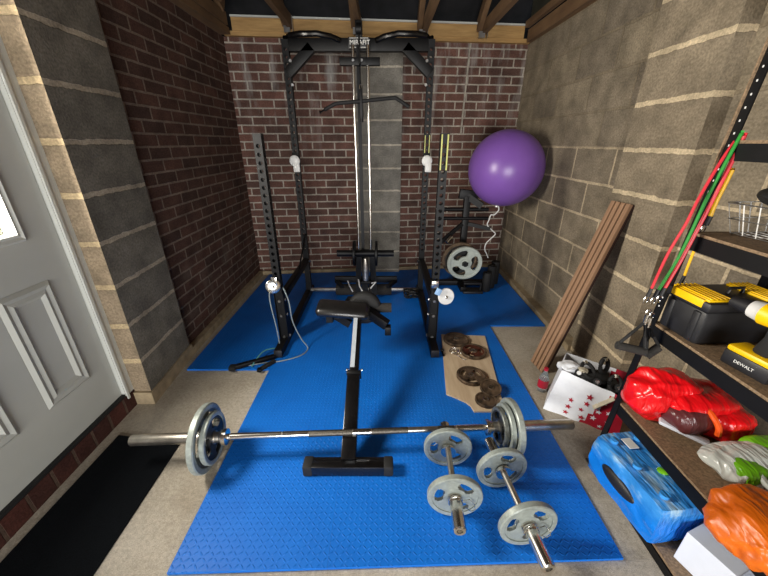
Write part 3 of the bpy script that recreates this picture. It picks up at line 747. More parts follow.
m = MB(); m.tube(smooth_pts(rel([(-.79, 2.12, .50), (-.80, 2.11, .40), (-.775, 2.09, .20), (-.765, 2.08, .06)])), .0045, 8); m.build('cable_left_strand', 'grey_cable', t)
m = MB(); m.tube(smooth_pts(rel([(-.70, 2.12, .50), (-.665, 2.10, .40), (-.655, 2.10, .24), (-.61, 2.10, .10), (-.565, 2.09, .02), (-.60, 2.0, .017), (-.72, 1.935, .018), (-.84, 1.91, .018), (-.95, 1.875, .018)])), .0045, 8); m.build('cable_right_strand', 'grey_cable', t)
m = MB(); m.tube(smooth_pts(rel([(-.765, 2.10, .02), (-.85, 2.02, .05), (-.885, 1.93, .04), (-.90, 1.87, .018)])), .0045, 8); m.build('teal_cable_loop', 'teal_cable', t)
t = thing('pole_attachment', 'black rubber ended bar lying on the mat edge at the left rack foot', 'bar', (-.90, 1.88, TZ+.016))
m = MB(); m.bar((-.11, -.03, 0), (.13, .10, .0), .03, .03, bev=.004); m.build('bar', 'black_metal', t)
m = MB(); m.box((-.118, -.034, 0), (.045, .045, .032), bev=.006); m.build('end_grip', 'black_rubber', t)
t = thing('strap_clip', 'short black strap end beside the left rack foot on the mat edge', 'strap', (-.80, 1.885, TZ+.011))
m = MB(); m.bar((-.03, -.05, 0), (.04, .05, .0), .028, .02, bev=.004); m.build('webbing', 'black_rubber', t); m = MB(); m.box((-.033, -.055, .0), (.03, .03, .022), bev=.004); m.build('buckle', 'black_metal', t)

t = thing('ab_wheel', 'white wheel with silver clamp and blue tab on the right front upright', 'wheel', (XR+.075, YFt-.06, .425))
m = MB(); m.lathe([(.008, -.009), (.055, -.009), (.060, 0), (.055, .009), (.008, .009)], c=(.0, 0, 0), axis=(.2, -1, .25), n=32); m.build('disc', 'white_plastic', t)
m = MB(); m.box((-.085, -.005, .095), (.05, .03, .05), bev=.004); m.build('clamp', 'chrome', t)
m = MB(); m.box((-.06, -.022, .045), (.04, .014, .05), Matrix.Rotation(.4, 3, 'Y'), bev=.004); m.build('blue_tab', 'blue_cloth', t)
m = MB(); m.sphere((.0, -.015, 0), .012, 2); m.build('axle_cap', 'chrome', t)
# rope tangle by the right rear foot
m = MB(); pts = []
for i in range(140):
    a = i*.42; r = .055+.02*math.sin(i*.9); pts.append((.275+r*math.cos(a)*1.1, 3.0+r*math.sin(a)*.8, .02+.035*(1+math.sin(i*.37))))
m.tube(pts, .0055, 6); tag(m.build('coiled_rope', 'black_line'), 'tangle of black coiled rope on the mat beside the foam rollers', 'rope')

# ------------------------------------------------------------------ weight tree in the right corner
TX, TY = .81, 3.33
t = thing('weight_tree', 'black plate storage tree with pegs in the corner under the purple ball', 'weight stand', (TX, TY, TZ))
m = MB(); m.bar((0, 0, 0.03), (-.0, 0, .93), .06, .06, bev=.003); m.build('post', 'black_metal', t)
m = MB(); m.bar((-.26, -.02, .03), (.28, -.02, .03), .06, .05, bev=.003); m.bar((0, -.22, .03), (0, .2, .03), .06, .05, bev=.003); m.build('base', 'black_metal', t)
for z, a, b in ((.80, (-.30, 0, 0), (.22, 0, 0)), (.715, (-.30, -.02, 0), (.22, -.02, 0))):
    m = MB(); m.cyl((a[0], a[1], z), (b[0], b[1], z), .018, n=16); m.build('peg', 'black_metal', t)
for s, zz in ((-1, .46), (1, .60)):
    m = MB(); m.bar((s*.03, -.02, .66), (s*.24, -.06, zz+.02), .03, .035); m.build('brace_arm', 'black_metal', t)
m = MB(); m.cyl((-.14, -.10, .55), (-.19, -.13, .50), .02, n=16); m.build('chrome_peg_end', 'chrome', t)
m = MB(); m.cyl((-.035, -.03, .347), (-.035, -.33, .338), .0235, n=20); m.build('front_peg', 'black_metal', t)
m = MB(); m.bar((-.08, 0, .95), (.10, 0, .93), .05, .09, bev=.006); m.bar((.0, -.0, .93), (.14, -.04, .84), .05, .06); m.build('top_crutch', 'black_metal', t)
pl = make_plate('large pale grey tri-grip plate facing out on the storage tree', .168, .036, .026, (TX-.03, TY-.27, .335+TZ), (PI/2+.08, 0, .0), ['plate_pale', 'plate_pale'], group='plates on the storage tree', hole_w=40, hole_r=(.40, .78))
m = MB(); m.cyl((0, 0, .020), (0, 0, .024), .046, n=28); m.build('hub_disc', 'plate_pale', pl); m = MB(); m.box((0, 0, .026), (.06, .035, .006), bev=.002); m.build('hub_slot', 'recess_dark', pl)
make_plate('dark worn plate behind the pale grey plate on the storage tree', .175, .03, .026, (TX-.065, TY-.20, .35+TZ), (PI/2+.05, 0, .05), ['rust', 'recess_dark'], group='plates on the storage tree')
make_plate('second dark plate nearest the post on the storage tree', .16, .03, .026, (TX-.04, TY-.13, .345+TZ), (PI/2+.05, 0, -.05), ['black_metal', 'black_metal'], group='plates on the storage tree')
# ball
C = V((1.088, 3.165, 1.200))
t = thing('exercise_ball', 'large purple exercise ball wedged high in the right back corner', 'exercise ball', C)
m = MB(); 
g = bmesh.ops.create_uvsphere(m.bm, u_segments=96, v_segments=64, radius=.324)['verts']
for v in g:
    z = v.co.z; a = abs((z/.03) % 1 - .5)
    if abs(z) < .30: v.co *= 1+.0006*(1 if a < .18 else 0)
m.build('ball_skin', 'ball', t)
m = MB(); m.cyl((-.05, -.04, -.317), (-.052, -.042, -.331), .012, n=14); m.build('valve_plug', 'white_plastic', t)
# curly string
m = MB(); pts = smooth_pts([V(q)+V((.02, 0, 0)) for q in [(1.075, 3.25, .86), (1.085, 3.25, .82), (1.05, 3.25, .775), (1.02, 3.26, .77), (1.01, 3.27, .72), (1.0, 3.27, .67), (1.05, 3.27, .62), (1.09, 3.27, .58), (1.05, 3.27, .53), (1.01, 3.27, .48), (1.005, 3.27, .42), (1.03, 3.27, .37), (1.05, 3.27, .33)]])
m.tube(pts, .006, 6); tag(m.build('ribbon', 'white_plastic'), 'curly white ribbon hanging down below the purple ball', 'ribbon')
# small black gear at the tree foot
t = thing('push_up_stand', 'low black box-shaped push up stand on the mat in front of the storage tree', 'push up stand', (.90, 3.13, TZ))
m = MB(); m.box((0, 0, .012), (.20, .12, .024), bev=.004); m.build('base_plate', 'black_plastic', t); m = MB(); m.tube([(-.085, 0, .02), (-.085, 0, .09), (.085, 0, .09), (.085, 0, .02)], .014, 10); m.build('grip_bar', 'black_plastic', t)
for i, (x, y, h, lb) in enumerate(((1.05, 3.16, .20, 'shortest black foam cylinder in the right corner, left of the three'), (1.12, 3.25, .24, 'black foam cylinder in the right corner, middle of the three'), (1.19, 3.36, .25, 'black foam cylinder in the right corner nearest the block wall'))):
    t = thing('foam_roller', lb, 'foam roller', (x, y, TZ), (0, 0, 0), 'black foam cylinders')
    m = MB(); m.lathe([(.015, 0), (.041, 0), (.045, .008), (.045, h-.008), (.041, h), (.015, h)], n=24); m.build('foam_sleeve', 'black_rubber', t)
    m = MB(); m.cyl((0, 0, .0), (0, 0, h+.006), .0145, n=14); m.build('core', 'black_metal', t)

# ------------------------------------------------------------------ plywood offcut and rusty plates
t = MB(); t.prism([(.455, 2.285), (.795, 2.262), (.688, 1.455), (.512, 1.455), (.502, 1.50), (.48, 1.53), (.44, 1.56), (.378, 1.60)], TZ, TZ+.009)
tag(t.build('plywood_board', 'ply', smooth=False), 'pale plywood offcut with a curved cut corner lying on the blue mat', 'board')
PZ = TZ+.009
RG = 'rusty plates on the plywood'
def rusty(label, x, y, z, r, T, mats, tilt=(0, 0), rz=0, **kw):
    return make_plate(label, r, T, .0135, (x, y, z+T/2+.0005), (tilt[0], tilt[1], rz), mats, group=RG, hub=.3, **kw)
rusty('brown rusty disc plate at the far left corner of the plywood', .553, 2.19, PZ, .094, .022, ['rust', 'rust'], holes=0)
rusty('rusty plate with a reddish centre overlapping the farthest one on the plywood', .645, 2.03, PZ, .092, .022, ['rust', 'rust_red'], tilt=(0, 0), holes=3, hole_w=26)
rusty('rusty tri-grip plate in the middle of the plywood', .563, 1.755, PZ, .092, .022, ['rust', 'rust'], holes=3, rz=.5, hole_w=34)
rusty('small rusty plate at the near end of the plywood, closest to the barbell plates', .598, 1.535, PZ, .062, .02, ['rust', 'rust'], holes=0)
rusty('small dark rusty plate leaning on the nearest small one on the plywood', .650, 1.622, PZ+.017, .064, .018, ['rust', 'rust'], tilt=(.22, 0), holes=0)
t = thing('wire_clip', 'tangled silver wire spring clips between the rusty plates on the plywood', 'clip', (.50, 2.03, PZ+.006))
m = MB(); m.tube([(.03*math.cos(a)+.004*a/6, .03*math.sin(a), .004+.001*a) for a in [i*.3 for i in range(60)]], .0022, 6); m.build('coil', 'chrome', t)
m = MB(); m.tube(smooth_pts([(.03, 0, .0), (.07, -.03, 0), (.10, -.06, 0), (.06, -.09, 0), (.03, -.05, 0), (.0, -.03, .004)]), .0022, 6); m.build('wire_arm', 'chrome', t)
t = thing('foot_pin', 'small black locking pin lying beside the right rack foot', 'pin', (.425, 2.045, TZ+.012))
m = MB(); m.cyl((0, 0, 0), (.0, -.06, 0), .006, n=10); m.build('shank', 'black_metal', t); m = MB(); m.sphere((0, .01, .002), .014, 2); m.build('knob', 'black_plastic', t)

# ------------------------------------------------------------------ leaning fluted boards
def fluted():
    a0, b0 = V((1.047, 1.95, .006)), V((1.064, 1.815, .006))      # foot
    a1, b1 = V((1.352, 1.995, 1.100)), V((1.358, 1.862, 1.108))   # head
    ax = ((a1+b1)/2-(a0+b0)/2); L = ax.length; z = ax.normalized()
    y = (b0-a0); y = (y - z*y.dot(z)).normalized(); x = y.cross(z).normalized()
    if x.x > 0: x = -x
    W = .138; t = thing('cladding_board', 'long brown fluted cladding board leaning against the right block pier', 'board', (a0+b0)/2)
    R = Matrix((x, y, z)).transposed().to_4x4(); t.rotation_euler = R.to_euler()
    m = MB(); m.box((-.012, 0, L/2), (.018, W, L)); m.build('backing', 'groove', t, smooth=False)
    w = (W-3*.010)/4
    for i in range(4):
        c = -W/2 + w/2 + i*(w+.010)
        m = MB(); m.box((.006, c, L/2), (.022, w, L), bev=.002); m.build('ridge', 'board', t, smooth=False)
fluted()

# ------------------------------------------------------------------ shelf unit
FX0, SL = .995, .060       # front x at floor and lean of the upright
def fx(z): return FX0 + SL*z
YS0, YS1 = .12, 1.15
HS = 1.85
t = thing('shelf_unit', 'black slotted metal shelving with chipboard shelves against the right wall', 'shelving', (0, 0, 0))
def lpost(x0, x1, y, sy, sx):
    m = MB()
    def slab(u0, u1, v0, v1, zs0, zs1):   # sheared box: u offset x, v offset y
        def P(u, v, z): return (x0+(x1-x0)*z/HS+u, y+v, z)
        vs = [m.bm.verts.new(P(u, v, z)) for z in (zs0, zs1) for (u, v) in ((u0, v0), (u1, v0), (u1, v1), (u0, v1))]
        for f in ((0, 1, 2, 3), (7, 6, 5, 4), (0, 4, 5, 1), (1, 5, 6, 2), (2, 6, 7, 3), (3, 7, 4, 0)): m.face([vs[i] for i in f])
    slab(0, .003*sx, -.028*sy if sy > 0 else 0, 0 if sy > 0 else .028, 0, HS)
    slab(0, .030*sx, -.003, 0, 0, HS)
    return m
m = lpost(fx(0), fx(HS), YS1, 1, 1); m.build('post', 'black_metal', t, smooth=False)
m = lpost(fx(0), fx(HS), YS0+.036, 1, 1); m.build('post', 'black_metal', t, smooth=False)
m = lpost(1.425, 1.425, YS1, 1, -1); m.build('post', 'black_metal', t, smooth=False)
m = lpost(1.425, 1.425, YS0+.036, 1, -1); m.build('post', 'black_metal', t, smooth=False)
m = MB()
z = .10
z = .85
while z < HS-.05:
    x = fx(z); m.box((x-.0008, YS1-.014, z), (.001, .004, .006)); z += .035
m.build('slots', 'white_plastic', t, smooth=False)
m = MB(); m.bar((fx(1.14)-.003, YS1+.002, 1.14), (fx(HS)-.003, YS1+.002, HS), .005, .009); m.build('lit_flange', 'chip', t, smooth=False)  # tan strip: bare flange metal with light on it put into the colour
m = MB(); m.box((fx(0)-.0+.012, YS1-.015, .004), (.05, .055, .008), bev=.003); m.build('foot', 'black_plastic', t)
SH = [.055, .387, .78, 1.135, 1.425, 1.84]
for z in SH:
    xf = fx(z)
    m = MB()
    m.box((xf+.004, (YS0+YS1)/2, z-.034), (.006, YS1-YS0-.004, .05 if z > .1 else .036)); m.box((1.418, (YS0+YS1)/2, z-.034), (.005, YS1-YS0-.004, .05 if z > .1 else .036))
    m.box(((xf+1.42)/2, YS1-.008, z-.034), (1.42-xf-.01, .005, .05 if z > .1 else .036)); m.box(((xf+1.42)/2, YS0+.006, z-.034), (1.42-xf-.01, .005, .05 if z > .1 else .036))
    m.build('beam', 'black_metal', t, smooth=False)
    m = MB(); m.box(((xf+1.418)/2+.001, (YS0+YS1)/2, z-.006), (1.412-xf, YS1-YS0-.016, .012)); m.build('shelf', 'chip', t, smooth=False)

# crumpled bag builder
def crumple(c, size, seed, amp=.16, fold=.10, sub=5, sq=.8, fr=2.2, floor=None):
    m = MB(); g = m.sphere((0, 0, 0), 1, sub); rg = random.Random(seed)
    dirs = [V((rg.uniform(-1, 1), rg.uniform(-1, 1), rg.uniform(-1, 1))).normalized() for _ in range(3)]
    off = V((seed*7.3, seed*3.1, seed*1.7))
    for v in g:
        p = v.co.copy()
        q = V([math.copysign(abs(k_)**sq, k_) for k_ in p])
        n1 = noise.noise(p*1.2+off)
        st = lambda d, a, b: p*b + d*(p.dot(d)*(a-b))
        n2 = (1-abs(noise.noise(st(dirs[0], 2.1, .8)+off))*2.6 + 1-abs(noise.noise(st(dirs[1], 2.3, .9)+off*2))*2.6)/2; n3 = 1-abs(noise.noise(st(dirs[2], 4.5, 1.8)+off*2))*2.2
        q = q*(1+amp*n1+fold*n2+fold*.28*n3)
        co = V((q.x*size[0]+c[0], q.y*size[1]+c[1], q.z*size[2]+c[2]))
        if floor is not None and co.z < floor: co.z = floor+(floor-co.z)*.02
        v.co = co
    return m
# red carrier bag on the lower shelf
z = .389
t = thing('red_carrier_bag', 'glossy red plastic carrier bag on the shelf below the tool box', 'bag', (1.19, 1.02, z))
m = crumple((.045, .01, .075), (.145, .10, .078), 3, .16, .13, floor=.002); m.build('bag_body', 'bag_red', t, ang=70)
m = crumple((-.075, .045, .095), (.115, .085, .095), 5, .14, .13, floor=.002); m.build('gathered_corner', 'bag_red', t, ang=70)
m = crumple((-.030, -.045, .070), (.080, .062, .058), 9, .10, .08, floor=.003, sub=4); m.build('dark_contents', 'bag_maroon', t, ang=70)
m = MB(); m.tube(smooth_pts([(-.005, -.070, .135), (.005, -.100, .115), (.018, -.118, .085), (.022, -.122, .055)]), .010, 8); m.build('orange_packet', 'bag_orange2', t)
m = MB(); m.bar((-.125, -.040, .045), (-.002, -.130, .022), .034, .014, bev=.004); m.build('white_paper', 'white_card', t)
m = crumple((.095, -.050, .06), (.080, .075, .062), 12, .15, .12, floor=.002, sub=5); m.build('red_flap', 'bag_red', t, ang=70)
# green and white bag
t = thing('green_white_bag', 'white and lime green plastic bag lying on the shelf between red and orange bags', 'bag', (1.225, .790, z))
m = crumple((0, 0, .045), (.125, .075, .045), 21, .12, .10, floor=.002); m.build('bag_body', 'bag_pale', t, ang=70)
m = crumple((-.045, -.028, .048), (.060, .048, .040), 23, .08, .06, floor=.002, sub=4); m.build('green_print', 'bag_green', t, ang=70)
m = crumple((.10, .055, .05), (.065, .04, .038), 25, .12, .10, floor=.002, sub=4); m.build('green_corner', 'bag_green', t, ang=70)
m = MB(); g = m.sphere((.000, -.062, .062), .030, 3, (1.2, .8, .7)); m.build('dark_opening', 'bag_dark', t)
m = MB(); m.tube(smooth_pts([(-.045, -.055, .075), (-.035, -.095, .055), (0, -.108, .045), (.035, -.095, .06), (.045, -.05, .08)]), .010, 8); m.build('handle_loop', 'bag_pale', t)
# orange bag
t = thing('orange_carrier_bag', 'crumpled orange plastic bag at the near end of the lower shelf', 'bag', (1.055, .570, z))
m = crumple((0, .01, .05), (.125, .095, .065), 31, .16, .14, floor=.002); m.build('bag_body', 'bag_orange', t, ang=70)
m = crumple((.05, -.055, .045), (.11, .085, .055), 35, .18, .16, floor=.002, sub=5); m.build('folded_flap', 'bag_orange', t, ang=70)
# white card box on the bottom shelf
t = thing('white_box', 'white card box on the bottom shelf under the orange bag', 'box', (1.165, .685, .057), (0, 0, .35))
m = MB(); m.box((0, 0, .07), (.22, .14, .14), bev=.002); m.build('carton', 'white_card', t, smooth=False); m = MB(); m.quad([(-.11, -.07, .141), (.11, -.07, .141), (.11, -.12, .10), (-.11, -.12, .10)]); m.bm.faces.ensure_lookup_table()
bmesh.ops.solidify(m.bm, geom=m.bm.faces[:], thickness=.002); m.build('open_flap', 'white_card', t, smooth=False)

# water bottle multipack
t = thing('water_multipack', 'blue shrink wrapped multipack of water bottles on the bottom shelf', 'bottle pack', (1.045, .925, .057), (0, 0, .12))
m = MB(); g = bmesh.ops.create_cube(m.bm, size=1)['verts']; bmesh.ops.subdivide_edges(m.bm, edges=m.bm.edges[:], cuts=14, use_grid_fill=True)
for v in m.bm.verts:
    p = v.co.copy()*2
    r = 1-.10*(max(0, abs(p.x)-.7)+max(0, abs(p.y)-.7)+max(0, abs(p.z)-.7))*1.2
    lob = .02*abs(math.sin(p.y*PI*1.5))
    n = noise.noise(V((p.x*2, p.y*3, p.z*2)))*.06
    v.co = V((p.x*.105*(r+lob+n), p.y*.18*(r+n*.5), .10+p.z*.098*(r+lob*.6+n*.4)))
    if v.co.z < .002: v.co.z = .002
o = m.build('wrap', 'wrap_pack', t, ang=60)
# hand hole on the room side
m = MB(); g = m.sphere((-.100, .01, .10), 1, 3, (.016, .085, .032)); m.build('hand_hole', 'black_plastic', t)
for i, (x, y) in enumerate(((-.055, -.12), (-.055, 0), (-.055, .12), (.055, -.12), (.055, 0), (.055, .12))):
    m = MB(); m.cyl((x, y, .198), (x, y, .212), .016, n=16); m.build('bottle_cap', 'wrap_light', t)
m = MB(); m.box((.0, .10, .2035), (.04, .05, .004)); m.build('printed_label', 'white_plastic', t, smooth=False)
m = MB(); m.sphere((.03, -.03, .20), .02, 2, (1.2, .9, .4)); m.build('green_print', 'bag_green', t)

# tool box on the middle shelf
t = thing('tool_box', 'black tool box with ribbed yellow latches on the middle shelf', 'tool box', (1.212, 1.055, .781), (0, 0, .04))
m = MB()
m.box((0, 0, .062), (.31, .155, .124), bev=.012); m.build('box_body', 'black_plastic', t)
m = MB(); m.box((0, 0, .142), (.325, .17, .034), bev=.008); m.build('lid', 'black_plastic', t)
for x in (-.112, .085):
    m = MB(); m.box((x, -.0, .162), (.085, .14, .01), bev=.003)
    for i in range(5): m.box((x-.032+i*.016, 0, .168), (.007, .136, .005), bev=.001)
    m.box((x-.047, 0, .150), (.012, .12, .028), bev=.002) if x < 0 else None
    m.build('yellow_latch', 'yellow', t)
for y in (-.05, .05):
    m = MB(); m.box((-.156, y, .062), (.010, .024, .11), bev=.003); m.build('side_rib', 'black_plastic', t)
m = MB(); m.tube([(-.02, 0, .16), (-.02, 0, .178), (.03, 0, .178), (.03, 0, .16)], .006, 8); m.build('carry_handle', 'black_plastic', t)

# cordless drill
t = thing('cordless_drill', 'yellow and black cordless drill standing on its battery on the middle shelf', 'drill', (1.108, .825, .781), (0, 0, -1.42))
m = MB(); m.box((0, 0, .028), (.125, .075, .05), bev=.008); m.build('battery', 'black_plastic', t)
m = MB(); m.box((0, 0, .060), (.12, .072, .02), bev=.008); m.build('battery_top', 'yellow', t)
m = MB(); m.bar((.005, 0, .065), (.03, 0, .165), .04, .045, bev=.012); m.build('handle', 'black_rubber', t)
m = MB(); m.cyl((-.03, 0, .185), (.085, 0, .185), .034, .030, n=24); m.box((.03, 0, .165), (.06, .05, .03), bev=.008); m.build('motor_housing', 'yellow', t)
m = MB(); m.cyl((-.062, 0, .185), (-.03, 0, .185), .026, .031, n=24); m.build('torque_ring', 'white_plastic', t)
m = MB(); m.cyl((-.115, 0, .185), (-.062, 0, .185), .018, .024, n=20); m.build('chuck', 'black_plastic', t)
m = MB(); m.box((.0, 0, .135), (.012, .015, .03), bev=.003); m.build('trigger', 'black_plastic', t)
bt = t.children[0]
o = emboss(0, .0006, 'DEWALT', .013, 'white_paint', bt, 'printed_word'); o.location = (0, -.0378, .028); o.rotation_euler = (PI/2, 0, 0)
# small black charger behind
t = thing('battery_charger', 'low black battery charger between the tool box and the drill', 'charger', (1.31, .87, .781), (0, 0, .2))
m = MB(); m.box((0, 0, .03), (.11, .09, .06), bev=.012); m.build('casing', 'black_plastic', t); m = MB(); m.box((0, 0, .065), (.06, .05, .012), bev=.003); m.build('dock', 'black_rubber', t)

# wire basket and dark item on upper shelf
t = thing('wire_basket', 'white wire basket on the upper shelf near the resistance bands', 'basket', (1.245, 1.00, 1.137), (0, 0, .12))
hx, hy, H = .085, .14, .10
m = MB()
for zz, gx in ((.003, .8), (.05, .92), (H, 1.0)):
    m.tube([(sx*hx*gx, sy*hy*gx, zz) for sx, sy in ((-1, -1), (1, -1), (1, 1), (-1, 1))], .003 if zz == H else .002, 6, closed=True)
m.build('rim_wires', 'white_plastic', t)
m = MB()
for i in range(7):
    y = -hy+2*hy*i/6
    m.tube([(-hx, y, H), (-hx*.8, y*.8, .003), (hx*.8, y*.8, .003), (hx, y, H)], .0018, 6)
for i in range(1, 4):
    x = -hx+2*hx*i/4
    m.tube([(x, -hy, H), (x*.8, -hy*.8, .003), (x*.8, hy*.8, .003), (x, hy, H)], .0018, 6)
m.build('cross_wires', 'white_plastic', t)
t = thing('black_pouch', 'black pointed fabric pouch propped on the wire basket', 'pouch', (1.235, 1.03, 1.268))
m = MB(); g = m.sphere((0, 0, 0), 1, 3)
for v in g:
    p = v.co; k_ = 1-.45*max(0, -p.x); v.co = V((p.x*.09, p.y*.10*k_, p.z*.035*k_+.01*noise.noise(p*2)))
m.build('fabric_body', 'black_rubber', t); m = MB(); m.tube([(.02, -.09, .0), (.04, -.13, .02), (.07, -.09, .01)], .006, 6); m.build('pull_loop', 'black_rubber', t)

# resistance bands over the post
def bandpts(L): return smooth_pts(L, 6)
BG = 'rubber resistance bands hanging from the shelf post'
def band(label, uv, mat, r=.0065):
    pts = uv; o0 = V(pts[0])
    t = thing('resistance_band', label, 'resistance band', o0, (0, 0, 0), BG)
    m = MB(); m.tube(bandpts([V(p)-o0 for p in pts]), r, 8); m.build('rubber_tube', mat, t)
    e = V(pts[-1])-o0
    m = MB(); m.cyl(e+V((0, 0, .006)), e+V((-.004, .0, -.025)), r*1.35, n=10); m.build('end_cuff', 'black_plastic', t)
    m = MB(); c = e+V((-.006, 0, -.038)); m.tube([c+V((.008*math.cos(a), 0, .014*math.sin(a))) for a in [i*PI/6 for i in range(12)]], .0022, 6, closed=True); m.build('snap_ring', 'chrome', t)
band('red resistance band bowing out left of the shelf post', [(1.096, 1.130, 1.446), (1.059, 1.120, 1.369), (1.013, 1.100, 1.255), (0.992, 1.090, 1.173), (0.968, 1.090, 1.070), (0.962, 1.100, 0.932)], 'red_band', .0045)
band('green resistance band between the two red ones on the shelf post', [(1.090, 1.120, 1.451), (1.066, 1.110, 1.369), (1.043, 1.105, 1.248), (1.028, 1.100, 1.134), (1.015, 1.100, 1.038), (0.993, 1.105, 0.925)], 'green_band', .005)
band('straight red resistance band to the right of the green one', [(1.096, 1.115, 1.445), (1.082, 1.110, 1.360), (1.060, 1.100, 1.258), (1.041, 1.095, 1.152), (1.024, 1.095, 1.040), (1.008, 1.100, 0.935)], 'red_band', .006)
band('short yellow resistance band ending above the upper shelf', [(1.133, 1.150, 1.343), (1.127, 1.150, 1.287), (1.121, 1.150, 1.235), (1.119, 1.150, 1.181)], 'yellow_band', .007)
band('yellow resistance band hanging below the upper shelf beam towards the tool box', [(1.118, 1.156, 1.086), (1.12, 1.16, 1.021), (1.123, 1.162, 0.957)], 'yellow_band', .0045)
# foam handles
def handle(label, tri, strap):
    pts = [V(q) for q in tri]; o0 = pts[0]
    t = thing('band_handle', label, 'handle', o0, (0, 0, 0), 'foam handles of the resistance bands')
    q = [p-o0 for p in pts]
    m = MB(); m.tube([q[0], q[0].lerp(q[1], .5), q[1]], .006, 8); m.tube([q[0], q[0].lerp(q[2], .5), q[2]], .006, 8); m.build('webbing_strap', 'black_rubber', t)
    m = MB(); m.cyl(q[1], q[2], .0155, n=18); m.build('foam_grip', 'foam', t)
    m = MB(); m.cyl(q[0]+V((0, 0, -.008)), q[0]+V((.0, 0, .03)), .007, n=10); m.tube([q[0]+V((.010*math.cos(a), 0, .04+.012*math.sin(a))) for a in [i*PI/6 for i in range(12)]], .0024, 6, closed=True); m.build('metal_clip', 'chrome', t)
handle('black triangular foam handle sticking out left of the shelf post', [(0.964, 1.080, 0.811), (0.888, 1.080, 0.711), (0.987, 1.060, 0.693)], 0)
handle('black triangular foam handle hanging right of the shelf post', [(0.979, 1.080, 0.798), (1.005, 1.070, 0.668), (1.042, 1.070, 0.709)], 0)

# ------------------------------------------------------------------ starry shopping bag
a, b = V((.925, 1.50, 0)), V((1.235, 1.30, 0)); w = (b-a); W = w.length; wd = w.normalized(); nd = V((-wd.y, wd.x, 0))
if nd.y < 0: nd = -nd
t = thing('shopping_bag', 'white and crimson shopping bag with star print standing by the block wall', 'bag', (a+b)/2, (0, 0, math.atan2(w.y, w.x)))
# local: x along front edge, y away from the camera, z up
H, D = .27, .20
def bagp(u, v, z):   # u -1..1, v 0..1 depth, z 0..1
    bulge = .02*math.sin(z*PI)*(1 if v < .5 else -1)*-1
    wob = .008*noise.noise(V((u*3, v*5, z*4)))
    return V((u*W/2*(1-.04*z)+.018*z*(1-u), v*D+bulge*(1-abs(u))+wob+.03*z, z*(H-.055*max(0, (u+1)/2)*(1 if v < .5 else .3))))
m = MB(); n, k_ = 16, 12
def strip(f, mi):
    G = [[m.bm.verts.new(f(i/n, j/k_)) for i in range(n+1)] for j in range(k_+1)]
    for j in range(k_):
        for i in range(n):
            c = mi(i/n+.03, j/k_+.04) if callable(mi) else mi
            m.face((G[j][i], G[j][i+1], G[j+1][i+1], G[j+1][i]), c)
split = lambda u, z: 1 if (u*1.1-z*.35) > .55 else 0
cb = V((0, D/2, 0))
for q in (1, .982):
    sh = lambda p: V((cb.x+(p.x-cb.x)*q, cb.y+(p.y-cb.y)*q, p.z+(1-q)*.1))
    strip(lambda u, z: sh(bagp(u*2-1, 0, z)), split)
    strip(lambda u, z: sh(bagp(1, u, z)), 1); strip(lambda u, z: sh(bagp(-1, u, z)), 0); strip(lambda u, z: sh(bagp(u*2-1, 1, z)), split)
    strip(lambda u, z: sh(bagp(u*2-1, z, 0)), 1)
m.build('bag_body', ['bag_white', 'red_print'], t)
def star(m, u, z, r, rot, mi):
    c = bagp(u, 0, z); vs = []
    for i in range(10):
        q = rot+i*PI/5; rr = r if i % 2 == 0 else r*.42
        uu = u+rr*math.cos(q)/(W/2); zz = z+rr*math.sin(q)/H
        p = bagp(uu, 0, zz); vs.append(m.bm.verts.new((p.x, p.y-.0035, p.z)))
    c = m.bm.verts.new((c.x, c.y-.0038, c.z))
    for i in range(10): m.face((vs[i], vs[(i+1) % 10], c), mi)
m = MB()
for (u, z, r) in ((-.42, .48, .016), (-.42, .30, .019), (-.42, .13, .017), (.02, .72, .022), (-.0, .55, .018), (-.08, .36, .016), (-.0, .16, .02)): star(m, u, z, r, .3, 0)
m.build('red_stars', 'red_print', t, smooth=False)
m = MB()
for (u, z, r) in ((.30, .64, .018), (.36, .45, .018), (.28, .26, .018), (.62, .5, .017), (.66, .25, .017), (.50, .10, .014)): star(m, u, z, r, .2, 0)
m.build('white_stars', 'bag_white', t, smooth=False)
m = MB(); s0 = bagp(.18, 0, .55); s1 = bagp(.62, 0, .93)
m.bar((s0.x, s0.y-.012, s0.z), (s1.x, s1.y-.012, s1.z), .028, .004); m.build('cream_strap', 'cream', t, smooth=False)
bagT = t
def inbag(x, y, z): return bagT.matrix_basis @ V((x, y, z)) if False else (Matrix.Translation(bagT.location) @ Matrix.Rotation(bagT.rotation_euler.z, 4, 'Z')) @ V((x, y, z))
def loop(label, c, r, rr, axis, name='strap_loop'):
    c = inbag(*c); x, y, z = frame_of(axis)
    t = thing(name, label, 'strap', c)
    m = MB(); m.tube([x*(r*math.cos(q))+y*(r*1.5*math.sin(q)) for q in [i*2*PI/24 for i in range(24)]], rr, 10, closed=True); m.build('padded_loop', 'black_rubber', t)
    m = MB(); m.cyl(y*(r*1.2)+x*.0, y*(r*1.75), rr*1.3, n=12); m.build('buckle', 'chrome_dull', t)
loop('black padded strap loop standing up highest out of the star bag', (.045, .13, .315), .026, .011, (.3, -1, .2))
loop('black strap loop at the right rim of the star bag', (.11, .08, .255), .028, .009, (-.3, -1, .5))
loop('black strap loop near the front rim of the star bag', (-.02, .10, .275), .03, .010, (0, -.6, 1))
def lump(label, c, s, mat, seed, name, cat):
    p = inbag(*c); t = thing(name, label, cat, p); crumple((0, 0, 0), s, seed, .2, .15, sub=4).build('fabric', mat, t)
    m = MB(); m.tube([(-s[0]*.6, -s[1]*.9, s[2]*.5), (0, -s[1]*1.05, s[2]*.8), (s[0]*.6, -s[1]*.9, s[2]*.5)], .004, 6); m.build('seam_piping', mat, t)
lump('crumpled black glove filling the middle of the star bag', (.01, .115, .215), (.085, .05, .05), 'black_rubber', 41, 'black_glove', 'glove')
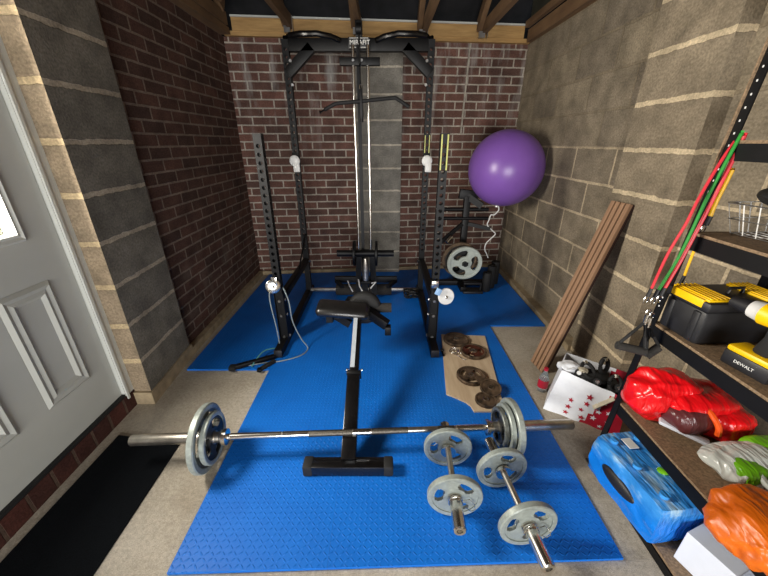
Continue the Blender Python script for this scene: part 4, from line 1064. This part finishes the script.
lump('crumpled black glove filling the right of the star bag', (.115, .12, .19), (.05, .05, .045), 'black_rubber', 43, 'black_glove', 'glove')
lump('crumpled white cloth at the left rim of the star bag', (-.11, .10, .255), (.055, .04, .035), 'bag_white', 47, 'white_cloth', 'cloth')
lump('cream tissue tucked beside the white cloth in the star bag', (-.045, .085, .27), (.025, .018, .018), 'cream', 51, 'tissue', 'tissue')
for i, (c, lb) in enumerate((((-.06, .07, .262), 'small white and black wheel poking out at the left of the star bag'), ((.03, .065, .245), 'small silver and black wheel poking out at the front of the star bag'), ((.13, .085, .235), 'silver tipped black rod end at the right of the star bag'))):
    t = thing('wheel_end', lb, 'wheel', inbag(*c))
    m = MB(); m.lathe([(.0, -.012), (.018, -.012), (.02, -.008), (.02, .008), (.018, .012), (0, .012)], axis=(-.4, -.8, .5), n=20, closed=False); m.build('tyre', 'black_rubber', t)
    m = MB(); m.lathe([(.0, .012), (.012, .0125), (.010, .017), (0, .017)], axis=(-.4, -.8, .5), n=16, closed=False); m.build('hub', 'white_plastic' if i == 0 else 'chrome', t)
# bottle with red label left of the bag
t = thing('drink_bottle', 'small clear drink bottle with red label standing left of the star bag', 'bottle', (.985, 1.66, 0))
m = MB(); m.lathe([(0, 0), (.026, 0), (.029, .006), (.029, .09), (.022, .115), (.011, .135), (.011, .15), (0, .15)], n=24, closed=False); m.build('bottle_body', 'clear', t)
m = MB(); m.lathe([(.0295, .03), (.0298, .03), (.0298, .085), (.0295, .085)], n=24); m.build('label_band', 'red_print', t)
m = MB(); m.cyl((0, 0, .15), (0, 0, .165), .013, n=16); m.build('cap', 'red_print', t)

# ------------------------------------------------------------------ light
w = bpy.data.worlds.new('World'); SC.world = w; w.use_nodes = True
bg = w.node_tree.nodes['Background']; bg.inputs[0].default_value = (.75, .87, 1, 1); bg.inputs[1].default_value = .9
def area(name, loc, rot, sx, sy, e, c):
    l = bpy.data.lights.new(name, 'AREA'); l.shape = 'RECTANGLE'; l.size = sx; l.size_y = sy; l.energy = e; l.color = c
    o = bpy.data.objects.new(name, l); COL.objects.link(o); o.location = loc; o.rotation_euler = rot; return o
area('window_daylight', (-1.62, 1.06, 1.50), (0, -PI/2, 0), .85, .46, 88, (1, .93, .82))
area('doorway_daylight', (0, YF-.3, .8), (PI/2, 0, 0), 2.2, 1.3, 150, (1, .98, .95))

cam = bpy.data.cameras.new('Camera'); cam.sensor_width = 36; cam.sensor_fit = 'HORIZONTAL'; cam.lens = 36*334/768; cam.clip_start = .02
co = bpy.data.objects.new('Camera', cam); COL.objects.link(co); co.location = (0, 0, 1.42); co.rotation_euler = (math.radians(90-23.6), 0, 0)
SC.camera = co
SC.view_settings.view_transform = 'Standard'; SC.view_settings.look = 'None'; SC.view_settings.gamma = 1; SC.view_settings.exposure = .28
SC.view_settings.use_curve_mapping = False
